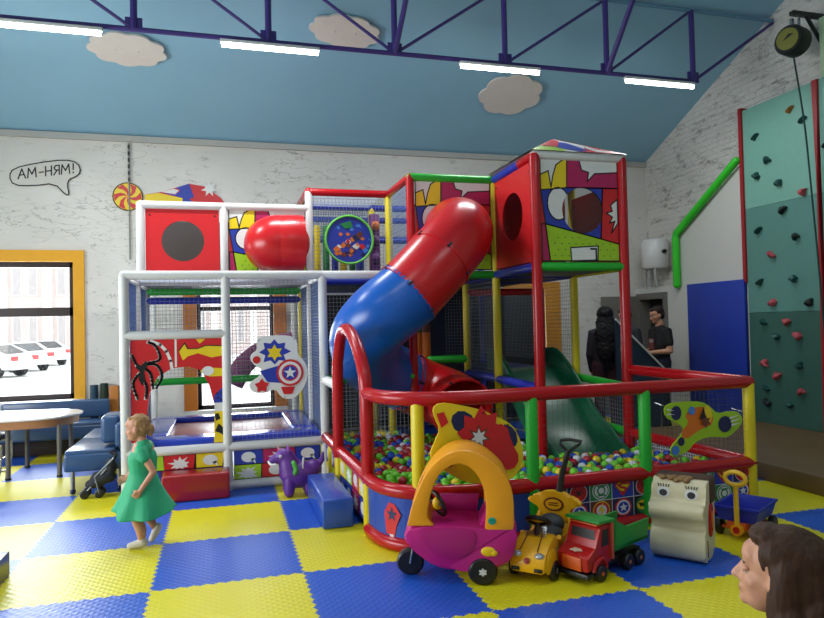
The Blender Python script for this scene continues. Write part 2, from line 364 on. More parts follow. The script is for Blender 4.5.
# windows
DARKF = M('dark_window_frame', '#2a1a18', 0.4); AMB = M('amber_paint', '#e0a00a', 0.5); ORG = M('orange_paint', '#b86a10', 0.5)
GLASS = bpy.data.materials.new('window_glass'); GLASS.use_nodes = True
_n = GLASS.node_tree; _n.nodes.clear(); _o = _n.nodes.new('ShaderNodeOutputMaterial'); _mx = _n.nodes.new('ShaderNodeMixShader')
_t = _n.nodes.new('ShaderNodeBsdfTransparent'); _g = _n.nodes.new('ShaderNodeBsdfGlossy'); _g.inputs['Roughness'].default_value = 0.02
_t.inputs[0].default_value = (0.95, 0.97, 0.97, 1); _mx.inputs[0].default_value = 0.05
_n.links.new(_t.outputs[0], _mx.inputs[1]); _n.links.new(_g.outputs[0], _mx.inputs[2]); _n.links.new(_mx.outputs[0], _o.inputs[0])
def window(n, W, bars_x, bars_z, bw_, surround, sw, sidew=None):
    a, b, z0, z1 = W; y0, y1 = YB+0.10, YB+0.16
    m = MB()
    m.box((a, y0, z0), (a+bw_, y1, z1)).box((b-bw_, y0, z0), (b, y1, z1)).box((a, y0, z0), (b, y1, z0+bw_)).box((a, y0, z1-bw_), (b, y1, z1))
    for x in bars_x: m.box((x-0.035, y0, z0), (x+0.035, y1, z1))
    for z, h in bars_z: m.box((a, y0, z-h/2), (b, y1, z+h/2))
    o = struct('window_%d' % n, m, DARKF, ang=None)
    MB().box((a+0.01, y0+0.02, z0+0.01), (b-0.01, y0+0.028, z1-0.01)).build('pane', GLASS, o, 'clear window glass', ang=None)
    s = MB(); sd = sidew or sw
    s.box((a-sd, YB-0.05, z0-0.03), (a, YB+0.10, z1)).box((b, YB-0.05, z0-0.03), (b+sd, YB+0.10, z1)).box((a-sd, YB-0.05, z1), (b+sd, YB+0.10, z1+sw))
    s.build('window_surround', surround, o, None, None)
    MB().box((a-sd, YB-0.09, z0-0.06), (b+sd, YB+0.10, z0)).build('window_sill', WHITE, o, None, None)
    return o
window(1, W1, [-1.75], [(2.02, 0.13)], 0.075, AMB, 0.17, 0.15)
window(2, W2, [], [(2.03, 0.07)], 0.06, ORG, 0.13, 0.2)
window(3, W3, [], [(1.8, 0.06)], 0.05, M('amber_lit_reveal', '#d89018', 0.5), 0.12, 0.3)  # brighter amber carries the window light falling on this reveal

# what stands beyond the glass
ASPH = M('pale_asphalt', '#c8c8c6', 0.8); FAC = M('facade_plaster', '#c4b4b0', 0.8, var=0.1, scale=1)
struct('floor_yard', MB().box((-40, 5.6, -0.35), (40, 60, -0.25)), ASPH, ang=None)
bl = thing('apartment_building', 'pale pinkish building with white pilasters seen through the amber framed window', 'building', (0, 47, -0.25))
fw = MB().box((-36, 0, 0), (36, 3, 16)).build('wall', FAC, bl, None, None)
wp = M('white_pilaster', '#e0dcd8', 0.7); wg = M('facade_window_glass', '#a8a0a0', 0.3)
for i in range(9):
    x = -19+i*2.85; MB().box((x-0.3, -0.25, 0), (x+0.3, 0, 15)).build('pilaster', wp, bl, None, None)
    for k in range(2):
        for z in (0.9, 4.6):
            if i < 8:
                q = MB().box((x+0.6+k*1.0, -0.08, z), (x+1.2+k*1.0, 0.0, z+2.6)).build('window', wp, bl, None, None)
                MB().box((x+0.66+k*1.0, -0.10, z+0.06), (x+1.14+k*1.0, -0.08, z+2.54)).build('pane', wg, q, None, None)
CARW = M('white_car_paint', '#e4e4e6', 0.25, coat=0.5); CARG = M('car_window', '#3a3c40', 0.15); TYRE = M('tyre_rubber', '#17171a', 0.7); LAMP = M('tail_lamp', '#c04848', 0.3)
def road_car(label, loc, rot, paint=CARW):
    t = thing('parked_car', label, 'car', loc, rot, 'white cars parked outside the window')
    pr = [(-2.1, 0.35), (-2.15, 0.75), (-2.05, 1.0), (-1.6, 1.05), (-0.9, 1.45), (0.5, 1.45), (1.2, 1.02), (2.0, 0.85), (2.15, 0.6), (2.1, 0.3)]
    xz = Matrix(((1, 0, 0, 0), (0, 0, 1, 0), (0, 1, 0, 0), (0, 0, 0, 1)))
    MB().prism(pr, -0.85, 0.85, 0, xz, 0.08).build('body', paint, t)
    for s in (-1, 1): MB().prism([(-1.45, 1.06), (-0.85, 1.38), (0.45, 1.38), (1.0, 1.06)], s*0.855, s*0.87, 0, xz).build('side_window', CARG, t)
    MB().add([(-1.64, -0.65, 1.08), (-1.64, 0.65, 1.08), (-0.97, 0.6, 1.44), (-0.97, -0.6, 1.44)], [(0, 3, 2, 1)]).build('rear_window', CARG, t)
    MB().box((-2.19, -0.3, 0.55), (-2.13, 0.3, 0.68)).build('number_plate', WHITE, t, None, None)
    for s in (-1, 1):
        MB().box((-2.17, s*0.5, 0.75), (-2.05, s*0.84, 0.95)).build('tail_lamp', LAMP, t)
        for x in (-1.3, 1.35): MB().cyl((x, s*0.65, 0.32), (x, s*0.88, 0.32), 0.32).build('wheel', TYRE, t)
    return t
road_car('white parked car at the left edge, nearest the window glass', (-9.0, 28.6, -0.25), 2.75)
road_car('white parked car in the middle of the row outside', (-9.0, 33.4, -0.25), 2.35)
road_car('white parked car partly hidden by the right window frame', (-9.3, 39.0, -0.25), 2.35)

# roof truss with tube lights and clouds
PUR = M('purple_steel', '#3e2c78', 0.45)
tr = thing('roof_truss', 'long purple steel lattice truss under the blue ceiling', 'truss', (0, 2.05, 5.02))
N = [(-0.87, 0), (0.6, 0), (2.05, 0), (3.56, 0), (5.02, 0), (6.5, 0), (7.87, 0)]; ZT = 1.0
CHB = M('blue_painted_steel', '#5f8ba8', 0.5)
def bar(a, b, r, nm, mm=None): MB().tube([a, b], r, 8).build(nm, mm or PUR, tr)
bar((-4.0, 0, 0), (7.87, 0, 0), 0.03, 'bottom_chord'); bar((-4.0, 0, ZT), (9.28, 0, ZT), 0.028, 'top_chord', CHB)
bar((7.87, 0, 0), (9.28, 0, ZT-0.03), 0.022, 'diagonal')
for i, (x, z) in enumerate(N):
    bar((x, 0, 0), (x, 0, ZT), 0.038, 'vertical')
    MB().box((x-0.09, -0.012, -0.02), (x+0.09, 0.012, 0.13), bev=0.005).build('gusset_plate', PUR, tr)
for i in range(6):
    a, b = (N[i], N[i+1])
    if i < 3: bar((b[0], 0, 0), (a[0], 0, ZT), 0.02, 'diagonal')
    else: bar((a[0], 0, 0), (b[0], 0, ZT), 0.02, 'diagonal')
for i in (3, 5): bar((N[i][0], 0, 0), (N[i][0]+0.17, -0.9, 1.42), 0.035, 'brace')
TUBEM = M('lit_tube', '#ffffff', 0.4, emit=22)
for (a, b, y), lb in zip(TUBES, ('lit white tube light nearest the left edge of the ceiling', 'lit white tube light between the two left clouds', 'lit white tube light above the rightmost cloud', 'lit white tube light nearest the climbing wall')):
    t = thing('tube_light', lb, 'light', ((a+b)/2, y-0.02, 4.93), 0, 'fluorescent tube lights under the truss'); h = (b-a)/2
    MB().box((-h, -0.035, 0.0), (h, 0.035, 0.04), bev=0.006).build('housing', WHITE, t)
    MB().cyl((-h+0.02, -0.01, -0.025), (h-0.02, -0.01, -0.025), 0.024, 12).build('tube', TUBEM, t, 'glowing white tube')
for (a, b, y) in FILL_REAR: pass
CLM = M('cloud_board', '#dcd4cc', 0.6)
cs = math.atan(0.46); CLF = lambda x, y: frame((x, y, cz(y)-0.07), (1, 0, 0), (0, math.cos(cs), -math.sin(cs)))
def cloud(lb, x, y, wx, wy, lobes, rot):
    t = thing('cloud_board', lb, 'cloud', (x, y, cz(y)-0.07), 0, 'white clouds under the blue ceiling')
    outl = []
    for i in range(72):
        a = 2*PI*i/72; k = 0.92+0.15*abs(math.sin(a*lobes/2+0.6))**0.7
        outl.append((wx*k*math.cos(a), wy*k*math.sin(a)))
    c, s_ = math.cos(rot), math.sin(rot); outl = [(p[0]*c-p[1]*s_, p[0]*s_+p[1]*c) for p in outl]
    f = CLF(0, y); f.translation = V((0, 0, 0))
    MB().prism(outl, 0, 0.035, 0, f).build('board', CLM, t)
    for q in (-0.3, 0.3): MB().cyl((q*wx, 0, -0.02), (q*wx, 0, 0.07), 0.006, 6).build('hanger', CLM, t)
cloud('leftmost white cloud board on the blue ceiling, half behind a tube light', 0.345, 3.56, 0.46, 0.26, 9, 0.05)
cloud('white cloud board behind the middle of the truss', 3.13, 2.98, 0.46, 0.25, 9, 0.1)
cloud('rightmost white cloud board, above the play tower', 5.9, 3.80, 0.49, 0.40, 7, 0)

# painting on the back wall
INK = M('black_paint', '#15130f', 0.7)
t = thing('speech_bubble_painting', 'hand painted speech bubble with black lettering on the white wall', 'wall painting', (-1.02, 5.2, 4.03))
fr = FY(0, -0.012, 0); m = MB()
bub = smooth2([(-0.40, -0.15), (-0.46, -0.02), (-0.40, 0.1), (-0.1, 0.19), (0.28, 0.26), (0.46, 0.22), (0.5, 0.08), (0.42, 0.0), (0.34, -0.03), (0.31, -0.12), (0.34, -0.27), (0.29, -0.27), (0.14, -0.1), (-0.15, -0.15)], 1)
m.prism(bub, 0, 0.008, 1, fr); m.stroke(fr, bub, 0.016, 0.009, 0, closed=True)
m.build('bubble', [INK, M('white_paint', '#d0ccc4', 0.7)], t, None, None)
def letters(mb, fr, x, y, h, sl, wd, z, word):
    G = {'A': [[(0, 0), (0.35, 1), (0.7, 0)], [(0.13, 0.38), (0.57, 0.38)]], 'M': [[(0, 0), (0.08, 1), (0.4, 0.35), (0.72, 1), (0.8, 0)]], '-': [[(0.1, 0.45), (0.5, 0.45)]],
         'H': [[(0, 0), (0, 1)], [(0.55, 0), (0.55, 1)], [(0, 0.5), (0.55, 0.5)]], 'Я': [[(0.55, 0), (0.55, 1), (0.2, 0.97), (0.06, 0.75), (0.2, 0.5), (0.55, 0.48)], [(0.35, 0.48), (0.02, 0)]], '!': [[(0.15, 0.35), (0.15, 1)], [(0.15, 0), (0.15, 0.1)]]}
    for ch in word:
        for st in G[ch]: mb.stroke(fr, [(x+p[0]*h, y+(x+p[0]*h)*sl+p[1]*h) for p in st], wd, z, 0)
        x += (max(p[0] for st in G[ch] for p in st)+0.2)*h
m = MB(); letters(m, fr, -0.34, 0.0, 0.14, 0.16, 0.018, 0.0095, 'AM-HЯM!'); m.build('lettering', INK, t, 'black hand lettering', None)
t = thing('candy_painting', 'round red and yellow swirl candy on the wall above the left frame corner', 'wall painting', (0.128, 5.19, 3.76))
m = MB(); fr = FY(0, 0, 0); m.prism(circ(0, 0, 0.215, n=40), 0, 0.012, 1, fr)
for k in range(6):
    a = k*PI/3; arc = [(0, 0)]+[(0.2*s*math.cos(a+0.9*s), 0.2*s*math.sin(a+0.9*s)) for s in (0.3, 0.6, 1)]+[(0.2*s*math.cos(a+0.52+0.9*s), 0.2*s*math.sin(a+0.52+0.9*s)) for s in (1, 0.6, 0.3)]
    m.poly(fr, arc, 0.014, 0)
m.stroke(fr, circ(0, 0, 0.21, n=40), 0.014, 0.016, 2, closed=True)
m.build('candy', [PRED, PYEL, INK], t, None, None)
t = thing('comic_burst_board', 'comic splash board in yellow, blue and red on the wall above the red panel', 'wall board', (0.37, 5.185, 3.68))
m = MB(); m.prism([(0, 0), (0, 0.12), (0.25, 0.17), (0.45, 0.24), (0.65, 0.31), (0.9, 0.27), (1.12, 0.1), (1.2, 0)], -0.01, 0.008, 1, fr)
m.poly(fr, [(0, 0), (0, 0.12), (0.2, 0.15), (0.55, 0.08), (0.55, 0)], 0.01, 0).poly(fr, [(0.24, 0.16), (0.62, 0.11), (0.7, 0.02), (0.55, 0), (0.55, 0.08)], 0.011, 2)
m.poly(fr, [(0.45, 0.24), (0.65, 0.31), (0.72, 0.1), (0.6, 0.05), (0.45, 0.14), (0.52, 0.2)], 0.012, 2).poly(fr, star(0.95, 0.24, 0.13, 0.06, 7), 0.012, 3)
m.poly(fr, [(0.24, 0.165), (0.42, 0.22), (0.5, 0.2), (0.44, 0.14)], 0.013, 3)
m.build('board', [PYEL, PRED, PBLU, PWHI, INK], t, None, None)
tag(MB().tube([(0.15, 5.17, 2.8), (0.15, 5.17, 4.58)], 0.012, 6).build('wall_cable', M('cable_grey', '#8a8780', 0.6)), 'thin grey cable running down the wall beside the swirl candy', 'cable')
t = thing('cable_clip_strip', 'dark dashed row of cable clips above the swirl candy', 'cable clips', (0.15, 5.165, 3.99))
for k in range(6): MB().box((-0.015, -0.015, k*0.1), (0.015, 0.015, 0.06+k*0.1), 0).build('clip', BLACK, t, None, None)

# right side fittings
t = thing('climbing_wall', 'teal climbing wall with red edges and scattered holds on the right wall', 'climbing wall', (8.98, 0, 0.18))
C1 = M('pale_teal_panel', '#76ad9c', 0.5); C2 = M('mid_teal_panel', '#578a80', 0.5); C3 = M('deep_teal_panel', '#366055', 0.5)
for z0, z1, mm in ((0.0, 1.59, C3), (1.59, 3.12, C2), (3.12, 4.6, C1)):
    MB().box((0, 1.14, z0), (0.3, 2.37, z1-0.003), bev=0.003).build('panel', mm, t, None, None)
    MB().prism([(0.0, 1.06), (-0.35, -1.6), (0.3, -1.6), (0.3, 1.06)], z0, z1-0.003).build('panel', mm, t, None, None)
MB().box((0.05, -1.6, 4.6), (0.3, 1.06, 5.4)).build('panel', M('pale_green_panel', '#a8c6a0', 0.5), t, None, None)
RDK = M('red_edge_trim', '#9a1820', 0.5)
MB().box((-0.03, 2.37, 2.04), (0.3, 2.43, 4.64)).build('edge_trim', RDK, t, None, None)
MB().add([(-0.03, 1.14, 4.6), (-0.03, 1.05, 4.6), (-0.035, 1.09, 3.3), (-0.03, 1.06, 0), (-0.03, 1.14, 0), (-0.03, 1.11, 3.3), (0.25, 1.14, 4.6), (0.25, 1.05, 4.6), (0.25, 1.09, 2.6), (0.25, 1.06, 0), (0.25, 1.14, 0), (0.25, 1.11, 2.6)],
    [(0, 5, 2, 1), (5, 4, 3, 2), (0, 6, 11, 5), (5, 11, 10, 4), (1, 2, 8, 7), (2, 3, 9, 8)]).build('edge_trim', RDK, t, None, None)
HOLDS = [(2.12, 4.32, 'T'), (1.92, 3.93, 'T'), (2.12, 3.75, 'T'), (1.72, 3.56, 'T'), (1.33, 3.36, 'R'), (1.49, 4.52, 'O'), (1.3, 4.32, 'T'), (0.95, 3.9, 'K'), (1.68, 3.18, 'K'), (2.12, 2.96, 'T'), (1.48, 2.78, 'K'), (1.9, 2.58, 'R'), (1.53, 2.21, 'T'), (2.12, 2.21, 'T'), (1.9, 1.9, 'R'), (1.29, 1.88, 'K'), (2.09, 1.63, 'T'), (1.68, 1.63, 'R'), (1.87, 1.43, 'T'), (1.5, 1.44, 'R'), (2.08, 1.04, 'R'), (1.48, 1.04, 'T'), (1.87, 0.87, 'R'), (2.08, 0.68, 'T'), (1.48, 0.68, 'R'), (2.07, 0.48, 'K'), (1.67, 0.49, 'T')]
HM = {'T': M('dark_teal_hold', '#164c48', 0.5), 'R': M('pink_hold', '#b04a52', 0.5), 'O': M('ochre_hold', '#a86a2a', 0.5), 'K': M('black_hold', '#16201e', 0.5)}
HL = {'T': 'dark teal hold', 'R': 'pink red hold', 'O': 'ochre hold', 'K': 'black hold'}
for y, z, c in HOLDS:
    m = MB(); r = random.uniform(0.042, 0.062); m.ell((-0.02, y, z-0.18), (0.065, r, r*0.85), u=12, v=8)
    m.v = [tuple(V(p)*(1)+V((0, 0.02*math.sin(p[2]*60), 0.015*math.sin(p[1]*70)))) for p in m.v]
    m.build('climbing_hold', HM[c], t, HL[c])
t = thing('auto_belay', 'round black and olive belay device hanging from a bracket above the climbing wall', 'climbing device', (8.75, 1.21, 5.32))
t.scale = (0.88, 0.88, 0.88)
ax = V((-0.95, -0.30, 0.0)).normalized()
fr = frame((0, 0, 0), (-ax.y, ax.x, 0), (0, 0, 1))
m = MB().lathe([(0.18, -0.16), (0.22, -0.12), (0.22, 0.1), (0.19, 0.14), (0.0, 0.14)], fr); m.build('drum', BLACK, t)
MB().lathe([(0.16, 0.14), (0.16, 0.155), (0, 0.155)], fr).poly(fr, [(-0.07, -0.02), (0.1, 0.05), (0.02, 0.07)], 0.158, 1).build('face_plate', [M('olive_plate', '#7a7a30', 0.5), PBLK], t, 'olive yellow face plate')
MB().tube([(0, 0, 0.2), (0, 0, 0.33)], 0.03, 8).tube([(0.08, -0.05, 0.2), (0.08, -0.05, 0.33)], 0.02, 8).build('shackle', CHROME, t)
MB().box((-0.12, -0.15, 0.33), (0.56, -0.07, 0.39)).tube([(0.15, -0.11, 0.35), (0.55, -0.11, -0.2)], 0.03, 6).build('bracket', BLACK, t)
tag(MB().tube(spline([(8.75, 1.2, 5.1), (8.8, 1.12, 4.2), (8.84, 1.08, 3.2), (8.84, 1.0, 2.0), (8.84, 0.92, 0.3)], 5), 0.012, 6).build('belay_rope', M('rope_teal', '#1d3c3a', 0.8)), 'thin dark rope hanging down the climbing wall', 'rope')
tag(MB().tube([(8.93, 3.90, 2.28), (8.93, 3.90, 3.08)]+spline([(8.93, 3.88, 3.15), (8.93, 2.47, 4.05)], 4), 0.062, 12, cap='round').build('edge_padding', M('bright_green_foam', '#2fc626', 0.5)), 'bright green foam tube padding the slanted edge of the white casing', 'foam padding')
tag(MB().box((8.93, 2.40, 0.19), (8.99, 3.66, 2.27), bev=0.012).build('wall_mat', M('royal_blue_mat', '#16349c', 0.5)), 'tall royal blue mat on the white wall beside the climbing wall', 'wall mat')
t = thing('water_heater', 'white cylindrical water heater in the far right corner above the doorway', 'water heater', (9.05, 4.63, 2.29))
MB().lathe([(0.0, 0.33), (0.2, 0.33), (0.235, 0.37), (0.235, 0.80), (0.2, 0.85), (0, 0.86)]).build('tank', M('enamel_white', '#d6d6d4', 0.3), t)
for k, (x, y) in enumerate(((-0.1, 0.12), (-0.12, 0.0), (-0.1, -0.12), (0.05, 0.15))): MB().tube(spline([(x, y, 0.34), (x*1.2, y*1.2, 0.2), (x, y*1.4, 0.0)], 4), 0.025, 8).build('pipe', M('pipe_grey', '#a0a09c', 0.4), t)
MB().cyl((0, -0.235, 0.62), (0, -0.29, 0.62), 0.035, 10).build('knob', BLACK, t)
# ================================================================== PLAY FRAME
GX = [0.515, 1.52, 2.56, 3.6, 4.65, 5.69]; GY = [0.58, 1.66, 2.7, 3.74, 4.72]
Z0, Z1, ZM, Z2, Z3 = 0.455, 1.12, 1.66, 2.285, 3.42
R = 0.048
pf = thing('play_frame', 'two storey soft play frame of white, red and yellow padded posts with comic panels', 'play frame', (0, 0, 0))
FM = {'w': WHITE, 'r': RED, 'g': GREEN, 'y': YELLOW, 'b': BLUE}
def post(x, y, z0, z1, c, r=R): return MB().tube([(x, y, z0), (x, y, z1)], r, 14, cap='round').build('post', FM[c], pf)
def beam(a, b, c, r=R): return MB().tube([a, b], r, 14, cap='round').build('beam', FM[c], pf)
# lower front bay
for x in GX[:3]: post(x, GY[1], 0.0, Z2, 'w')
for z in (0.05, Z0, Z2): beam((GX[0], GY[1], z), (GX[2], GY[1], z), 'w')
beam((GX[0], GY[1], ZM), (GX[1], GY[1], ZM), 'w')
beam((GX[2], GY[1], Z2), (3.36, GY[1], Z2), 'w')
for x in (GX[0], GX[2]):
    post(x, GY[2], 0.0, Z2, 'w'); beam((x, GY[1], Z2), (x, GY[2], Z2), 'w'); beam((x, GY[1], Z0), (x, GY[2], Z0), 'w')
    beam((x, GY[2], Z2), (x, GY[3], Z2), 'w')
beam((GX[0], GY[3], 2.22), (GX[2], GY[3], 2.22), 'g'); beam((GX[0], GY[3], 2.10), (GX[2], GY[3], 2.10), 'b')
beam((GX[0], GY[3], 1.02), (GX[2], GY[3], 1.02), 'g')
for x in (GX[0], GX[2]): post(x, GY[3], 0.0, Z3-0.1, 'y' if x > 1 else 'w')
for z in (0.3,): beam((GX[0], GY[3], z), (GX[2], GY[3], z), 'b')
# upper left bay
for x in GX[:2]: post(x+(0.055 if x < 1 else 0), GY[2], Z2, 3.2, 'w')
post(GX[2], GY[2], Z2, 3.42, 'w'); post(GX[1], GY[3], Z2, 3.2, 'w')
beam((GX[0]+0.055, GY[2], 3.205), (GX[2], GY[2], 3.205), 'w'); beam((GX[0]+0.05, GY[2], Z2), (GX[2], GY[2], Z2), 'w')
beam((GX[0]+0.055, GY[3], 3.205), (GX[2], GY[3], 3.205), 'w')
beam((GX[2], GY[2], 3.43), (GX[2], GY[3], 3.43), 'r')
# upper bay between X2 and X3, and the stepped red top
beam((GX[2], GY[2], Z3), (GX[3], GY[2], Z3), 'r'); beam((GX[3], GY[2], Z3), (GX[3], GY[1], Z3), 'r')
post(GX[3], GY[2], 0, Z3, 'y'); post(GX[3], GY[1], 0, Z3, 'r')
beam((GX[2], GY[2], Z2), (GX[3], GY[2], Z2), 'b'); beam((GX[3], GY[2], Z2), (GX[3], GY[1], Z2), 'b')
post(GX[3], GY[3], 0, Z3, 'y'); beam((GX[2], GY[3], Z3), (GX[4], GY[3], Z3), 'b'); beam((GX[2], GY[3], 2.95), (GX[4], GY[3], 2.95), 'b')
beam((GX[2], GY[1], Z1), (GX[3], GY[1], Z1), 'g')
beam((3.92, GY[1]+0.4, 1.27), (4.36, GY[1]+0.4, 1.27), 'g')
# slide bay X3..X4
post(GX[4], GY[1], 0, Z3, 'y'); post(GX[4], GY[2], 0, Z3, 'y')
beam((GX[3], GY[1], Z3), (GX[4], GY[1], Z3), 'g'); beam((GX[3], GY[1], Z2), (GX[4], GY[1], Z2), 'g')
beam((GX[4], GY[2]+0.1, 1.05), (GX[4], GY[0], 1.02), 'b'); beam((GX[4], GY[2], Z2), (GX[4], GY[1], Z2), 'b')
# tower
for x in (GX[4], GX[5]): post(x, GY[0], 0, Z3+0.02, 'r', 0.057)
post(GX[5], GY[1], 0, Z3, 'y'); post(GX[5], GY[2], 0, Z3, 'r')
beam((GX[4], GY[0], Z3+0.04), (GX[5], GY[0], Z3+0.04), 'w'); beam((GX[4], GY[0], Z2), (GX[5], GY[0], Z2), 'g')
beam((GX[4], GY[1]-0.03, Z3), (GX[4], GY[0]+0.35, Z3+0.02), 'b'); beam((GX[4], GY[0]+0.35, Z3+0.02), (GX[4], GY[0], Z3+0.03), 'r')
beam((GX[4], GY[1], Z2), (GX[4], GY[0], Z2), 'b'); beam((GX[5], GY[1], Z2), (GX[5], GY[0], Z2), 'y'); beam((GX[4], GY[1], Z2), (GX[5], GY[1], Z2), 'b')
beam((GX[4], GY[1], Z3), (GX[5], GY[1], Z3), 'r'); beam((GX[5], GY[1], Z3), (GX[5], GY[0], Z3), 'r')
beam((GX[5], GY[1], 1.02), (GX[5], GY[0], 0.98), 'g'); beam((GX[5], GY[1], 0.5), (GX[5], GY[0], 0.5), 'g')
beam((GX[4], GY[2], Z2), (GX[5], GY[2], Z2), 'b'); beam((GX[5], GY[2], Z2), (GX[5], GY[1], Z2), 'b'); beam((GX[4], GY[2], Z2-0.16), (GX[5], GY[2], Z2-0.16), 'r')
# back row
for x in GX: post(x, GY[4], 0, Z3, 'b' if x > 3 else 'w')
for z in (Z2, Z3-0.02): beam((GX[2], GY[4], z), (GX[5], GY[4], z), 'b')
# decks
DECK = M('deck_vinyl', '#20242e', 0.5)
def deck(x0, y0, x1, y1, z, mm=DECK): MB().box((x0+0.06, y0+0.06, z-0.05), (x1-0.06, y1-0.06, z+0.03), bev=0.012).build('deck', mm, pf)
deck(GX[0], GY[2], GX[2], GY[3], Z2+0.02); deck(GX[2], GY[2], GX[3], GY[4], Z2+0.02); deck(GX[3], GY[1], GX[4], GY[4], Z2+0.02)
deck(GX[4], GY[0], GX[5], GY[1], Z2+0.02); deck(GX[4], GY[1], GX[5], GY[4], Z2+0.02); deck(GX[4], GY[1]+0.35, GX[5], GY[3], 1.08, M('deck_blue', '#1c2f6a', 0.5)); deck(GX[3], GY[2], GX[4], GY[4], 1.12)
# nets
def net(o, ux, uy, wd, ht, mm, sp=0.047, r=0.0022, parent=None, nm='safety_net'):
    fr = frame(o, ux, uy); m = MB(); nx = max(2, round(wd/sp)); ny = max(2, round(ht/sp))
    for i in range(nx+1):
        x = wd*i/nx; m.add([(x-r, 0, -r), (x+r, 0, -r), (x, 0, r), (x-r, ht, -r), (x+r, ht, -r), (x, ht, r)], [(0, 1, 4, 3), (1, 2, 5, 4), (2, 0, 3, 5)], 0, fr)
    for j in range(ny+1):
        y = ht*j/ny; m.add([(0, y-r, -r), (0, y+r, -r), (0, y, r), (wd, y-r, -r), (wd, y+r, -r), (wd, y, r)], [(0, 3, 4, 1), (1, 4, 5, 2), (2, 5, 3, 0)], 0, fr)
    return m.build(nm, mm, parent or pf, None, None)
NETD = M('net_dark', '#3c4044', 0.8)
e = 0.06; X_, Y_AX, Z_ = (1, 0, 0), (0, 1, 0), (0, 0, 1)
net((GX[0]+e, GY[1], ZM+e), X_, Z_, 0.91, 0.53, NETG, 0.047, 0.0014); net((GX[1]+e, GY[1], Z0+e), X_, Z_, 0.92, 1.74, NETG, 0.047, 0.0014)
for x in (GX[0], GX[2]):
    net((x, GY[1]+e, Z0+e), Y_AX, Z_, 0.92, 1.74, NETB, 0.036, 0.004); net((x, GY[2]+e, 0.3), Y_AX, Z_, 0.92, 1.95, NETB, 0.036, 0.004)
net((GX[0]+e, GY[3], 1.08), X_, Z_, 1.94, 0.98, NETG); net((GX[0]+e, GY[1]+e, Z2), X_, Y_AX, 1.94, 0.9, NETW)
net((GX[2]+e, GY[2], Z2+e), X_, Z_, 0.9, 1.0, NETG); net((GX[2], GY[2]+e, Z2+e), Y_AX, Z_, 0.92, 1.0, NETW); net((GX[3], GY[1]+e, Z2+e), Y_AX, Z_, 0.92, 1.0, NETB)
net((GX[2]+e, GY[3], Z2+0.65), X_, Z_, 0.92, 0.45, NETB, 0.035, 0.005); net((GX[2]+e, GY[2]+e, Z3), X_, Y_AX, 0.92, 0.95, NETW)
net((GX[2]+e, GY[1], Z0), X_, Z_, 0.9, 0.62, NETG); net((GX[2]+e, GY[2], 0.3), X_, Z_, 0.92, 1.95, NETG)
net((GX[4], GY[1]+e, 1.1), Y_AX, Z_, 0.92, 1.15, NETG); net((GX[5], GY[1]+e, 0.4), Y_AX, Z_, 0.92, 1.85, NETG); net((GX[5], GY[0]+e, 0.4), Y_AX, Z_, 0.95, 0.55, NETG)
net((GX[4]+e, GY[3], 1.15), X_, Z_, 0.92, 1.1, NETG); net((GX[5], GY[2]+e, 1.2), Y_AX, Z_, 1.9, 1.05, NETG)
# dark back panels of the lower storey
DK = M('navy_back_panel', '#141a3a', 0.5); DK2 = M('charcoal_back_panel', '#1c1c22', 0.5)
for x0, x1, z0, z1, mm in ((GX[2], GX[3], 0.1, 2.2, DK2), (GX[3], GX[4], 0.1, 2.2, DK2), (GX[4], GX[5], 0.1, 2.25, DK), (GX[5], 6.72, 0.1, 2.25, DK2)):
    MB().box((x0+e, GY[4]-0.02, z0), (x1-e, GY[4]+0.02, z1), bev=0.005).build('dark_backing', mm, pf)  # outermost bay is an extra sheet added to keep that end dark
MB().box((GX[5]+0.02, GY[3]+0.1, 1.2), (GX[5]+0.05, GY[4]-0.1, 2.2)).build('dark_backing', DK, pf)
MB().box((GX[0]+0.17, GY[3]-0.02, Z2+0.06), (GX[1]+0.45, GY[3]+0.02, 3.17), bev=0.005).build('dark_backing', M('umber_bay_gloom', '#3a2c26', 0.6), pf)  # added dark sheet standing in for the unlit bay interior
# upright padded rollers inside
for k, (x, y, z0, z1, c) in enumerate(((2.74, 3.3, Z2+0.06, 3.05, PYEL), (2.86, 3.3, Z2+0.06, 3.05, PGRN), (2.98, 3.3, Z2+0.06, 3.05, PBLU), (3.10, 3.3, Z2+0.06, 3.05, PYEL), (3.22, 3.3, Z2+0.06, 3.05, PGRN), (3.34, 3.3, Z2+0.06, 3.05, PBLU))):
    MB().tube([(x, y, z0), (x, y, z1)], 0.045, 10, cap='round').build('padded_roller', c, pf)
pm = M('mauve_pad', '#6a2f78', 0.5)
m = MB().box((3.42, 3.02, Z2+0.06), (3.56, 3.12, 3.22), bev=0.03); m.build('padded_column', pm, pf)
for z in (2.62, 2.85, 3.05): MB().ell((3.49, 3.0, z), (0.06, 0.05, 0.07)).build('pad_knob', PORA if z > 3 else pm, pf)
for x, cols in ((3.80, (PBRO, PSKY)), (4.0, (PGRN, PORA)), (4.12, (PBRO, PORA))):
    y = 2.2 if x < 3.9 else 2.9; zb = Z2+0.06 if x < 3.9 else 1.2
    MB().cyl((x, y, zb+0.0), (x, y, zb+0.4), 0.075, 16).build('punch_bag', cols[1], pf); MB().cyl((x, y, zb+0.4), (x, y, zb+0.85), 0.075, 16).build('punch_bag', cols[0], pf)
MB().tube(spline([(1.62, 4.35, 0.9), (1.8, 4.35, 1.2), (2.1, 4.35, 1.40), (2.5, 4.35, 1.5)], 6), 0.15, 16).build('padded_arch', M('plum_pad', '#8a3a6a', 0.5), pf)

